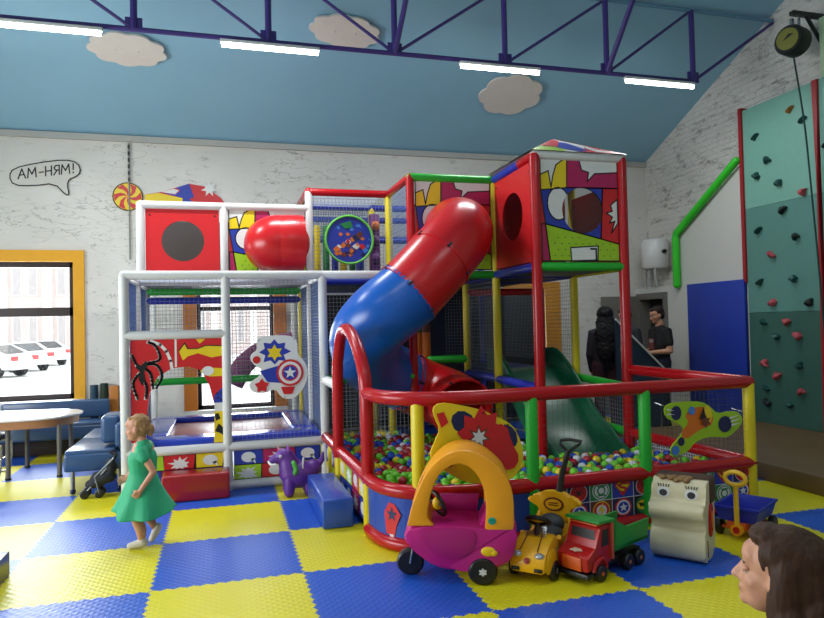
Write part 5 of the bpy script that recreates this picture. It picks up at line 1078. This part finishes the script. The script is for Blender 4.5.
MB().tube(spline([(0.21, 0, 0.3), (0.26, 0, 0.34), (0.27, 0, 0.41)], 4), [0.04, 0.035, 0.03, 0.028, 0.025, 0.02, 0.015, 0.01, 0.006][:9] , 8).build('tail', PUR2, t) if False else MB().tube([(0.21, 0, 0.3), (0.25, 0, 0.34), (0.262, 0, 0.41)], [0.04, 0.03, 0.012], 8, cap='round').build('tail', PUR2, t)

# ================================================================== LEFT CORNER FURNITURE
SOFA = M('steel_blue_leather', '#2f4e74', 0.32, coat=0.2); TT = M('white_tabletop', '#dcd8d2', 0.22); WOODE = M('wood_edge', '#a8744a', 0.5, var=0.2); METG = M('grey_metal', '#6a6662', 0.4, metal=0.4)
t = thing('table', 'white topped table with wooden edge and grey legs by the window', 'table', (-0.9, 3.4, 0))
tp_ = [(-1.0, -0.5), (-0.07, -0.5), (0.42, -0.48), (0.62, -0.25), (0.72, 0.05), (0.55, 0.4), (0.08, 0.57), (-1.0, 0.57)]
MB().prism(smooth2(tp_, 1), 0.695, 0.72, 0, bev=0.004).build('tabletop', TT, t); MB().prism([(x*0.93, y*0.93) for x, y in smooth2(tp_, 1)], 0.60, 0.694).build('apron', WOODE, t)
for x, y in ((-0.05, -0.3), (0.50, -0.33), (-0.03, 0.42), (0.5, 0.3), (-0.9, 0.4)): 
    o = MB().cyl((x, y, 0.02), (x, y, 0.62), 0.028, 12).build('leg', METG, t); MB().cyl((x, y, 0), (x, y, 0.025), 0.034, 12).build('foot', BLACK, o)
def sofa(label, loc, rot, L, back=True):
    t = thing('sofa', label, 'sofa', loc, rot)
    MB().box((0, 0, 0.24), (L, 0.62, 0.43), bev=0.03, seg=3).build('seat', SOFA, t)
    n = max(1, round(L/0.8))
    for i in range(n): MB().box((L*i/n+0.01, 0.01, 0.41), (L*(i+1)/n-0.01, 0.50, 0.465), bev=0.022, seg=3).build('seat_cushion', SOFA, t)
    MB().box((0, 0.50, 0.47), (L, 0.62, 0.73), bev=0.03, seg=3).build('backrest', SOFA, t)
    for x in (0.06, L-0.06):
        for y in (0.08, 0.54): o = MB().cyl((x, y, 0.03), (x, y, 0.26), 0.022, 10).build('leg', CHROME, t); MB().ell((x, y, 0.032), (0.04, 0.03, 0.032), u=12, v=8).build('caster', PNAV, o)
    return t
t = sofa('steel blue leather sofa under the amber framed window', (-1.52, 4.36, 0), 0, 1.4)
MB().box((0.02, 0.30, 0.005), (1.38, 0.58, 0.245), bev=0.005).build('base', M('under_seat_dark', '#2a1c16', 0.6), t)  # added dark block filling the shaded gap under the seat
t = sofa('steel blue leather bench sofa with its end beside the white play frame', (-0.13, 3.75, 0), -PI/2, 1.72)
t.location = (-0.14, 3.72, 0)
cu = tag(MB().box((0.20, 2.12, 0.50), (0.40, 2.55, 0.80), bev=0.05, seg=4).build('cushion', SOFA), 'steel blue cushion standing on the bench sofa end', 'cushion')
for x, z1, mm, lb in ((-0.36, 0.92, M('teal_roll', '#1c3c50', 0.6), 'dark teal upright roll behind the sofa'), (-0.22, 0.94, M('green_roll', '#1a3020', 0.6), 'dark green upright roll behind the sofa')):
    tag(MB().cyl((x, 5.08, 0.001), (x, 5.08, z1), 0.055, 14).build('foam_roll', mm), lb, 'foam roll')
tag(MB().box((-0.15, 5.04, 0.001), (-0.02, 5.11, 0.9), bev=0.01).build('orange_board', M('orange_board', '#b87020', 0.5)), 'narrow orange board standing behind the sofa end', 'board')
t = thing('pushchair', 'dark folded pushchair by the sofa end behind the girl', 'pushchair', (0.22, 1.86, 0))
FAB = M('pushchair_fabric', '#23262c', 0.8, var=0.3, scale=20); GF = M('pushchair_frame', '#6a7078', 0.35, metal=0.5)
for s in (-0.1, 0.1):
    MB().tube([(-0.12, s*0.6, 0.05), (0.14, s*0.6, 0.36)], 0.01, 8).build('tube', GF, t); MB().tube([(0.02, s*0.7, 0.05), (-0.02, s*0.7, 0.22), (0.16, s*0.7, 0.40)], 0.01, 8).build('tube', GF, t)
    for x in (-0.12, 0.02): wheel(x, s*0.62, 0.045, 0.03, BLACK, GF, t, 0, 0.5)
    MB().tube(spline([(0.1, s*0.6, 0.3), (0.17, s*0.6, 0.42), (0.12, s*0.6, 0.46)], 4), 0.012, 8).build('handle', BLACK, t)
m = MB().ell((0.05, 0, 0.2), (0.13, 0.09, 0.07)).ell((-0.03, 0, 0.14), (0.10, 0.08, 0.05)).ell((0.12, 0, 0.30), (0.06, 0.08, 0.09))
me = remeshed(m, 0.012, 2); me.materials.append(FAB)
for v in me.vertices: v.co += v.co.normalized()*0.014*noise.noise(v.co*22)
link('fabric_seat', me, t, 'dark fabric seat')
t = thing('cantilever_chair', 'black chair with bent metal base behind the table at the left edge', 'chair', (-1.3, 3.45, 0))
MB().box((-0.22, -0.22, 0.42), (0.2, 0.22, 0.50), bev=0.03, seg=3).build('seat', BLACK, t); MB().box((-0.26, -0.2, 0.5), (-0.2, 0.2, 0.92), bev=0.025, seg=3).build('backrest', BLACK, t)
for s in (-0.2, 0.2): MB().tube(spline([(-0.2, s, 0.42), (0.18, s, 0.40), (0.24, s, 0.34), (0.22, s, 0.05), (0.16, s, 0.015), (-0.2, s, 0.015)], 4), 0.012, 8).build('frame_tube', CHROME, t)
MB().tube([(0.2, -0.2, 0.2), (0.2, 0.2, 0.2)], 0.012, 8).build('crossbar', CHROME, t)
tag(MB().box((-0.85, -1.05, 0.001), (0.005, -0.34, 0.17), bev=0.008).build('low_plinth', M('grey_plinth', '#4a4844', 0.3)), 'low dark grey plinth at the left edge of the mats', 'plinth')

# ================================================================== PEOPLE
SKIN = M('skin', '#c08a6c', 0.5, var=0.05, scale=6); LIP = M('lips', '#9a4a44', 0.5); EYEW = M('eye_white', '#a8a098', 0.5, 0.2); IRIS = M('iris_dark', '#241a14', 0.3); BROW = M('brow', '#4a3424', 0.7)
def hairmat(nm, hexc):
    m = M(nm, hexc, 0.55, 0.22, 0.35, 40); nt = m.node_tree; b = nt.nodes['Principled BSDF']; tc = nt.nodes.new('ShaderNodeTexCoord'); mp = nt.nodes.new('ShaderNodeMapping')
    mp.inputs['Scale'].default_value = (60, 60, 6); nz = nt.nodes.new('ShaderNodeTexNoise'); nz.inputs['Scale'].default_value = 1.5; nt.links.new(tc.outputs['Object'], mp.inputs[0]); nt.links.new(mp.outputs[0], nz.inputs[0])
    bp = nt.nodes.new('ShaderNodeBump'); bp.inputs['Strength'].default_value = 0.5; bp.inputs['Distance'].default_value = 0.006; nt.links.new(nz.outputs['Fac'], bp.inputs['Height']); nt.links.new(bp.outputs[0], b.inputs['Normal']); return m
def paint(me, spots):
    for p in me.polygons:
        c = p.center
        for (o, r, mi) in spots:
            if sum(((c[i]-o[i])/r[i])**2 for i in range(3)) < 1: p.material_index = mi
def head_parts(m, T, k, child=False):                 # head about the origin facing +x, height 0.235*k; T places it
    def E(c, r): 
        q = MB().ell((0, 0, 0), [x*k for x in r], u=20, v=14); m.add(q.v, q.f, 0, T @ Matrix.Translation(V(c)*k))
    E((-0.012, 0, 0.035), (0.098, 0.076, 0.088)); E((0.018, 0, -0.02), (0.070, 0.064, 0.078)); E((0.035, 0, -0.068), (0.046, 0.046, 0.040)); E((0.070, 0, -0.082), (0.022, 0.024, 0.02))
    E((0.060, 0, 0.045), (0.032, 0.056, 0.036))
    if not child: E((0.074, 0, 0.022), (0.014, 0.050, 0.011))
    else: E((0.058, 0, 0.012), (0.030, 0.054, 0.03))
    for s in (-1, 1): E((0.046, s*0.036, -0.022), (0.030, 0.026, 0.026)); E((-0.005, s*0.077, -0.012), (0.020, 0.010, 0.030)); E((0.086, s*0.010, -0.030), (0.012, 0.009, 0.009))
    q = MB().tube([(0.082, 0, 0.008), (0.090, 0, -0.012), (0.094, 0, -0.026)], [0.008, 0.010, 0.012], 10, cap='round') if child else MB().tube([(0.082, 0, 0.014), (0.094, 0, -0.008), (0.104, 0, -0.026)], [0.009, 0.011, 0.013], 10, cap='round'); m.add([V(v)*k for v in q.v], q.f, 0, T)
    E((0.080, 0, -0.052), (0.016, 0.024, 0.008)); E((0.079, 0, -0.062), (0.015, 0.021, 0.008))
def eyes(T, k, par):
    for s in (-1, 1):
        c = T @ V((0.0715*k, s*0.032*k, 0.002*k)); o = MB().ell((0, 0, 0), 0.0118*k, 0, Matrix.Translation(c), 12, 8).build('eye', EYEW, par)
        d = T.to_3x3() @ V((1, 0, 0)); MB().ell((0, 0, 0), 0.0085*k, 0, Matrix.Translation(c+d.normalized()*0.0052*k), 10, 8).build('iris', IRIS, o)
def limb(m, pts, rs): m.tube(pts, rs, 14, cap='round')
def hand(m, wrist, d, palmn, k, curl=0.5, thumb=1):          # palm, four bent fingers and a thumb
    d = V(d).normalized(); n = V(palmn); n = (n-d*n.dot(d)).normalized(); s = d.cross(n); w_ = V(wrist)
    for q in (-0.6, -0.2, 0.2, 0.6): m.tube([w_+s*q*0.03*k*0.6, w_+d*0.045*k+s*q*0.055*k, w_+d*0.085*k+s*q*0.062*k], [0.017*k, 0.016*k, 0.013*k], 8, cap='round')
    for q, L in zip((-0.6, -0.2, 0.2, 0.6), (0.060, 0.074, 0.078, 0.066)):
        p = w_+d*0.085*k+s*q*0.065*k; a = curl*0.6; d1 = d*math.cos(a)+n*math.sin(a); d2 = d*math.cos(2.2*a)+n*math.sin(2.2*a)
        m.tube([p, p+d1*L*0.5*k, p+d1*L*0.5*k+d2*L*0.5*k], [0.0095*k, 0.0088*k, 0.0075*k], 8, cap='round')
    p = w_+d*0.025*k-s*thumb*0.03*k; d3 = (d*0.7-s*thumb*0.6+n*0.4).normalized(); m.tube([p, p+d3*0.035*k, p+d3*0.06*k+n*0.006*k], [0.014*k, 0.011*k, 0.009*k], 8, cap='round')
def cloth(nm, m, vox, mat_, par, label=None, sm=3):
    me = remeshed(m, vox, sm); me.materials.append(mat_); return link(nm, me, par, label)

# --- the running girl (local frame: +x is the way she runs, origin under her)
g = thing('person', 'small girl in a green dress running across the blue and yellow mats', 'person', (0.84, 0.0, 0), math.radians(174))
HT = Matrix.Translation((0.025, 0, 0.935)) @ Matrix.Rotation(math.radians(6), 4, 'Y'); k = 0.88
m = MB(); head_parts(m, HT, k, True)
limb(m, [(-0.01, 0, 0.86), (-0.02, 0, 0.80)], [0.036, 0.042]); limb(m, [(-0.02, 0, 0.76), (0.0, 0, 0.66), (-0.01, 0, 0.56), (-0.015, 0, 0.50)], [0.085, 0.085, 0.085, 0.09])
for s in (-1, 1): limb(m, [(-0.02, s*0.05, 0.785), (-0.03, s*0.10, 0.765)], [0.04, 0.035])
limb(m, [(-0.04, 0.115, 0.755), (-0.125, 0.14, 0.61)], [0.034, 0.026]); limb(m, [(-0.125, 0.14, 0.61), (-0.03, 0.15, 0.475)], [0.026, 0.019]); hand(m, (-0.03, 0.15, 0.475), (0.55, 0.0, -0.6), (0.3, -1, 0), 0.6, 0.7)
limb(m, [(-0.03, -0.115, 0.755), (0.05, -0.14, 0.62)], [0.034, 0.026]); limb(m, [(0.05, -0.14, 0.62), (0.125, -0.13, 0.535)], [0.026, 0.019]); hand(m, (0.125, -0.13, 0.535), (0.75, 0.05, -0.5), (0, 1, 0.2), 0.6, 0.7, -1)
limb(m, [(-0.02, 0.05, 0.48), (0.035, 0.055, 0.27)], [0.07, 0.046]); limb(m, [(0.035, 0.055, 0.27), (-0.01, 0.055, 0.14), (-0.015, 0.055, 0.05)], [0.046, 0.042, 0.026])
limb(m, [(-0.02, -0.05, 0.48), (-0.02, -0.05, 0.26)], [0.07, 0.046]); limb(m, [(-0.02, -0.05, 0.26), (-0.09, -0.05, 0.13)], [0.044, 0.026])
limb(m, [(-0.02, 0.055, 0.035), (0.06, 0.055, 0.022)], [0.024, 0.018]); limb(m, [(-0.095, -0.05, 0.11), (-0.07, -0.05, 0.045)], [0.022, 0.018])
me = remeshed(m, 0.006, 4); me.materials.append(SKIN); me.materials.append(LIP); me.materials.append(BROW)
paint(me, [(HT @ V((0.088*k, 0, -0.057*k)), (0.014, 0.02, 0.0085), 1)]+[(HT @ V((0.08*k, s*0.032*k, 0.022*k)), (0.014, 0.016, 0.005), 2) for s in (-1, 1)])
gb = link('body', me, g); eyes(HT @ Matrix.Translation((0.004, 0, -0.002)), k*0.95, g)
DRS = M('green_dress', '#22a070', 0.65, var=0.08, scale=10)
m = MB(); limb(m, [(-0.035, -0.05, 0.775), (-0.035, 0.05, 0.775)], [0.062, 0.062]); limb(m, [(-0.035, 0, 0.70), (-0.03, 0, 0.60)], [0.092, 0.092]); limb(m, [(-0.02, 0, 0.795), (0.0, 0, 0.70), (-0.01, 0, 0.58), (-0.015, 0, 0.52)], [0.062, 0.098, 0.094, 0.10])
for s in (-1, 1): limb(m, [(-0.02, s*0.06, 0.775), (-0.035, s*0.115, 0.755), (-0.055 if s > 0 else -0.02, s*0.128, 0.72)], [0.052, 0.05, 0.046])
vs, fs = [], []; nr = 8; na = 40
for i in range(nr+1):
    u = i/nr; z = 0.58-0.34*u; 
    for j in range(na):
        a = 2*PI*j/na; w0 = 0.095+(0.125*u**1.1); fold = 1+0.09*u*math.sin(a*7+1.5*u)
        x = -0.012-0.01*u+math.cos(a)*(w0*(1.06 if math.cos(a) > 0 else 1.12))*fold; y = math.sin(a)*(w0*0.95)*fold
        zz = z+0.055*u*u*abs(math.cos(a))**2+0.012*u*math.sin(a*5)
        vs.append((x, y, zz))
for i in range(nr):
    for j in range(na): fs.append((i*na+j, (i+1)*na+j, (i+1)*na+(j+1) % na, i*na+(j+1) % na))
fs.append(tuple(range(na))); fs.append(tuple(nr*na+j for j in range(na))[::-1])
dm = MB(); dm.v, dm.f, dm.m = m.v, m.f, m.m; dm.add(vs, fs)
cloth('dress', dm, 0.009, DRS, g, None, 2)
GH = hairmat('light_brown_hair', '#a07c54')
m = MB()
def EH(c, r): 
    q = MB().ell((0, 0, 0), [x*k for x in r]); m.add(q.v, q.f, 0, HT @ Matrix.Translation(V(c)*k))
EH((-0.030, 0, 0.046), (0.090, 0.082, 0.084)); EH((-0.05, 0, 0.0), (0.066, 0.077, 0.078)); EH((-0.12, 0, -0.02), (0.03, 0.032, 0.045)); EH((-0.11, 0, -0.06), (0.025, 0.03, 0.03)); EH((0.022, 0, 0.095), (0.045, 0.055, 0.02))
me = remeshed(m, 0.007, 1); me.materials.append(GH)
for v in me.vertices: v.co += v.normal*0.008*noise.noise(v.co*45)
link('hair', me, g, 'light brown hair tied back')
SHO = M('white_shoe', '#c8c0b4', 0.6)
m = MB(); limb(m, [(-0.025, 0.055, 0.045), (0.02, 0.055, 0.036), (0.075, 0.055, 0.026)], [0.034, 0.032, 0.025]); limb(m, [(-0.015, 0.055, 0.085), (-0.018, 0.055, 0.05)], [0.03, 0.034]); cloth('shoe', m, 0.006, SHO, g)
m = MB(); limb(m, [(-0.115, -0.05, 0.13), (-0.095, -0.05, 0.09), (-0.065, -0.05, 0.035)], [0.033, 0.032, 0.025]); cloth('shoe', m, 0.006, SHO, g)

# --- standing adults behind the frame
def adult(label, loc, rot, hairhex, top, trous, longhair=False, female=False, look=8, arms='hold', nm='x'):
    p = thing('person', label, 'person', loc, math.radians(rot)); k = 1.02
    HT = Matrix.Translation((0.035, 0, 1.635)) @ Matrix.Rotation(math.radians(look), 4, 'Y'); m = MB(); head_parts(m, HT, k)
    sw = 0.17 if female else 0.195
    limb(m, [(0.0, 0, 1.55), (-0.015, 0, 1.43)], [0.056, 0.064])
    for y in (-0.07, 0.07): limb(m, [(-0.01, y, 1.36), (0.01, y, 1.2), (0.0, y*0.85, 1.05), (0, y, 0.93)], [0.10, 0.10, 0.09, 0.10])
    T_ = MB(); 
    for y in (-0.075, 0.075): limb(T_, [(-0.01, y, 1.385), (0.012, y, 1.2), (0.0, y*0.9, 1.05), (0, y, 0.92)], [0.10, 0.115, 0.108, 0.112])
    limb(T_, [(-0.012, 0, 1.46), (-0.012, 0, 1.40)], [0.068, 0.085])
    for s in (-1, 1):
        sh = V((-0.01, s*sw, 1.40)); el = V((-0.02, s*(sw+0.06), 1.12)) if arms == 'hold' else V((-0.02, s*(sw+0.05), 1.1)); wr = V((0.24, s*(sw-0.06), 1.10)) if arms == 'hold' else V((0.08, s*(sw+0.02), 0.86))
        limb(m, [(-0.01, s*0.08, 1.41), sh], [0.06, 0.058]); limb(m, [sh, el], [0.054, 0.042]); limb(m, [el, wr], [0.042, 0.028])
        hand(m, wr, (1, -s*0.35, 0) if arms == 'hold' else (0.3, 0, -1), (0, -s, -0.3), 1.0, 0.7, s)
        limb(T_, [(-0.01, s*0.08, 1.415), sh+V((0, 0, 0.005)), sh.lerp(el, 0.6)], [0.07, 0.073, 0.066])
        if longhair: limb(T_, [sh.lerp(el, 0.5), el, el.lerp(wr, 0.9)], [0.066, 0.056, 0.042])
        limb(m, [(0, s*0.09, 0.92), (0.012, s*0.10, 0.50)], [0.092, 0.058]); limb(m, [(0.012, s*0.10, 0.5), (-0.01, s*0.105, 0.32), (-0.01, s*0.105, 0.09)], [0.056, 0.056, 0.036]); limb(m, [(-0.03, s*0.105, 0.05), (0.15, s*0.115, 0.035)], [0.042, 0.03])
    me = remeshed(m, 0.010, 3); me.materials.append(SKIN); me.materials.append(LIP); me.materials.append(BROW)
    paint(me, [(HT @ V((0.09, 0, -0.058)), (0.016, 0.024, 0.009), 1)]+[(HT @ V((0.083, s*0.034, 0.022)), (0.014, 0.02, 0.006), 2) for s in (-1, 1)])
    link('body', me, p); eyes(HT, k, p)
    cloth('shirt', T_, 0.012, top, p)
    m = MB()
    for s in (-1, 1): limb(m, [(0, s*0.09, 0.96), (0.012, s*0.10, 0.50), (-0.01, s*0.105, 0.10)], [0.115, 0.075, 0.062])
    cloth('trousers', m, 0.012, trous, p)
    for s in (-1, 1):
        m = MB(); limb(m, [(-0.03, s*0.107, 0.058), (0.08, s*0.11, 0.05), (0.16, s*0.115, 0.04)], [0.056, 0.05, 0.039]); cloth('shoe', m, 0.010, BLACK, p)
    m = MB()
    def EH(c, r): 
        q = MB().ell((0, 0, 0), [x*k for x in r]); m.add(q.v, q.f, 0, HT @ Matrix.Translation(V(c)*k))
    EH((-0.025, 0, 0.048), (0.095, 0.082, 0.086)); EH((-0.055, 0, 0.0), (0.062, 0.078, 0.075)); EH((0.045, 0, 0.092), (0.045, 0.055, 0.026))
    if longhair: EH((-0.075, 0, -0.10), (0.06, 0.10, 0.16)); EH((-0.095, 0, -0.26), (0.06, 0.15, 0.22)); EH((-0.10, 0, -0.45), (0.05, 0.14, 0.18)); EH((-0.03, 0, 0.03), (0.12, 0.115, 0.105)); EH((-0.06, 0, -0.12), (0.08, 0.135, 0.16))
    me = remeshed(m, 0.010, 1); me.materials.append(hairmat('hair_'+nm, hairhex))
    for v in me.vertices: v.co += v.normal*0.008*noise.noise(v.co*30)
    link('hair', me, p); p.scale = (1.08, 1.08, 1.08)
    return p, HT
BT = M('black_tshirt', '#101012', 0.8); JN = M('dark_jeans', '#1c2230', 0.8); DKC = M('dark_plum_top', '#1d1622', 0.8)
mp_, _ = adult('man in a black printed t-shirt looking down by the grey doorway', (8.11, 3.3, 0.0), 172, '#2a1e18', BT, JN, look=14, nm='man')
MB().box((0.124, -0.07, 1.14), (0.132, 0.07, 1.30), 0).box((0.132, -0.05, 1.24), (0.134, 0.06, 1.29), 1).build('shirt_print', [M('print_red', '#6a2018', 0.7), M('print_pale', '#a09088', 0.7)], mp_, 'faded red print')
adult('long dark haired woman in dark clothes seen from behind', (7.02, 3.1, 0.0), 62, '#0e0c10', DKC, M('plum_trousers', '#3a1420', 0.8), True, True, arms='down', nm='woman')
adult('dark haired person half hidden by the red tower post', (7.96, 3.95, 0.0), 195, '#121014', M('grey_top', '#26282e', 0.8), JN, False, True, look=18, arms='down', nm='other')
t = thing('folded_table', 'dark blue tilted table board with a white edge beside the black haired woman', 'folding table', (7.3, 2.62, 0.0))
NVY = M('table_navy', '#1a2a40', 0.5)
brd = [(-0.42, 1.71), (0.36, 0.98), (0.36, 0.16), (-0.42, 0.16)]
MB().prism(brd, -0.02, 0.0, 0, OF).build('board', NVY, t); MB().tube([(-0.42, -0.01, 1.72), (0.36, -0.01, 0.99)], 0.014, 8).build('edge_strip', WHITE, t, 'white edge strip')
for x in (-0.24, 0.3): MB().tube([(x, 0.01, 0.0), (x, 0.02, 0.5)], 0.02, 8).box((x-0.02, -0.2, 0.0), (x+0.02, 0.25, 0.03)).build('foot', METG, t)

# --- woman's head at the lower right
wl = thing('person', 'brown haired woman sitting in the lower right foreground looking at the toys', 'person', (3.018, -4.179, 0), math.radians(126))
HT = Matrix.Translation((0.03, 0, 0.974)) @ Matrix.Rotation(math.radians(-5), 4, 'Y'); k = 1.08
m = MB(); head_parts(m, HT, k)
limb(m, [(-0.02, 0, 0.93), (-0.06, 0, 0.82)], [0.056, 0.064])
for y in (-0.07, 0.07): limb(m, [(-0.06, y, 0.74), (-0.05, y, 0.60), (-0.06, y*0.9, 0.44), (-0.05, y, 0.33)], [0.10, 0.10, 0.095, 0.12])
for s in (-1, 1):
    limb(m, [(-0.06, s*0.08, 0.79), (-0.06, s*0.175, 0.77)], [0.06, 0.055]); limb(m, [(-0.06, s*0.18, 0.765), (-0.03, s*0.22, 0.50)], [0.052, 0.042]); limb(m, [(-0.03, s*0.22, 0.50), (0.18, s*0.15, 0.42)], [0.04, 0.028]); hand(m, (0.18, s*0.15, 0.42), (1, -s*0.3, -0.1), (0, 0, -1), 1.0, 0.6, s)
    limb(m, [(-0.04, s*0.10, 0.34), (0.38, s*0.12, 0.36)], [0.095, 0.06]); limb(m, [(0.38, s*0.12, 0.36), (0.36, s*0.12, 0.09)], [0.058, 0.038]); limb(m, [(0.35, s*0.12, 0.055), (0.50, s*0.125, 0.04)], [0.042, 0.03])
me = remeshed(m, 0.0065, 3); me.materials.append(SKIN); me.materials.append(LIP); me.materials.append(BROW)
paint(me, [(HT @ V((0.092*k, 0, -0.058*k)), (0.016, 0.024, 0.009), 1)]+[(HT @ V((0.085*k, s*0.034*k, 0.022*k)), (0.014, 0.02, 0.006), 2) for s in (-1, 1)])
link('body', me, wl); eyes(HT @ Matrix.Translation((-0.0035, 0, 0)), k, wl)
for s in (-1, 1): MB().ell((0, 0, 0), (0.0125*k, 0.015*k, 0.009*k), 0, HT @ Matrix.Translation((0.0715*k, s*0.032*k, 0.0075*k)) @ Matrix.Rotation(math.radians(25), 4, 'Y'), 14, 10).build('eyelid', SKIN, wl)
m = MB()
for y in (-0.075, 0.075): limb(m, [(-0.06, y, 0.765), (-0.05, y, 0.6), (-0.06, y*0.9, 0.44), (-0.05, y, 0.33)], [0.105, 0.115, 0.11, 0.13])
for s in (-1, 1): limb(m, [(-0.06, s*0.09, 0.785), (-0.06, s*0.18, 0.765), (-0.045, s*0.205, 0.62)], [0.068, 0.066, 0.06])
cloth('shirt', m, 0.011, M('dark_brown_top', '#2a2220', 0.8), wl)
m = MB()
for s in (-1, 1): limb(m, [(-0.05, s*0.10, 0.33), (0.38, s*0.12, 0.36), (0.36, s*0.12, 0.10)], [0.115, 0.075, 0.06])
cloth('trousers', m, 0.012, JN, wl)
for s in (-1, 1):
    m = MB(); limb(m, [(0.34, s*0.12, 0.058), (0.43, s*0.122, 0.05), (0.51, s*0.125, 0.04)], [0.056, 0.05, 0.039]); cloth('shoe', m, 0.010, BLACK, wl)
BH = hairmat('brown_hair', '#3a2416'); m = MB()
def EH(c, r): 
    q = MB().ell((0, 0, 0), [x*k for x in r], u=28, v=18); m.add(q.v, q.f, 0, HT @ Matrix.Translation(V(c)*k))
EH((-0.030, 0, 0.045), (0.102, 0.086, 0.092)); EH((-0.06, 0, 0.0), (0.082, 0.088, 0.09)); EH((0.030, 0, 0.100), (0.050, 0.060, 0.030)); EH((-0.09, 0, -0.08), (0.075, 0.095, 0.11)); EH((-0.12, 0, -0.18), (0.065, 0.105, 0.12)); EH((-0.13, 0, -0.28), (0.055, 0.10, 0.10))
for s in (-1, 1): EH((-0.03, s*0.070, -0.03), (0.048, 0.030, 0.11)); EH((-0.012, s*0.052, 0.062), (0.058, 0.032, 0.045)); EH((-0.05, s*0.085, -0.16), (0.05, 0.035, 0.12))
me = remeshed(m, 0.007, 3); me.materials.append(BH)
for v in me.vertices: v.co += v.normal*(0.003*noise.noise(V((v.co.x*80, v.co.y*80, v.co.z*9)))+0.006*noise.noise(v.co*12))
link('hair', me, wl, 'long brown hair')
t = thing('stool', 'low stool under the brown haired woman', 'stool', (3.03, -4.25, 0), math.radians(108))
MB().cyl((-0.0, 0, 0.17), (-0.0, 0, 0.205), 0.17, 24).build('seat', WOODE, t)
for k_ in range(4): MB().cyl((0.13*math.cos(k_*PI/2+0.7), 0.13*math.sin(k_*PI/2+0.7), 0), (0.10*math.cos(k_*PI/2+0.7), 0.10*math.sin(k_*PI/2+0.7), 0.172), 0.016, 8).build('leg', METG, t)
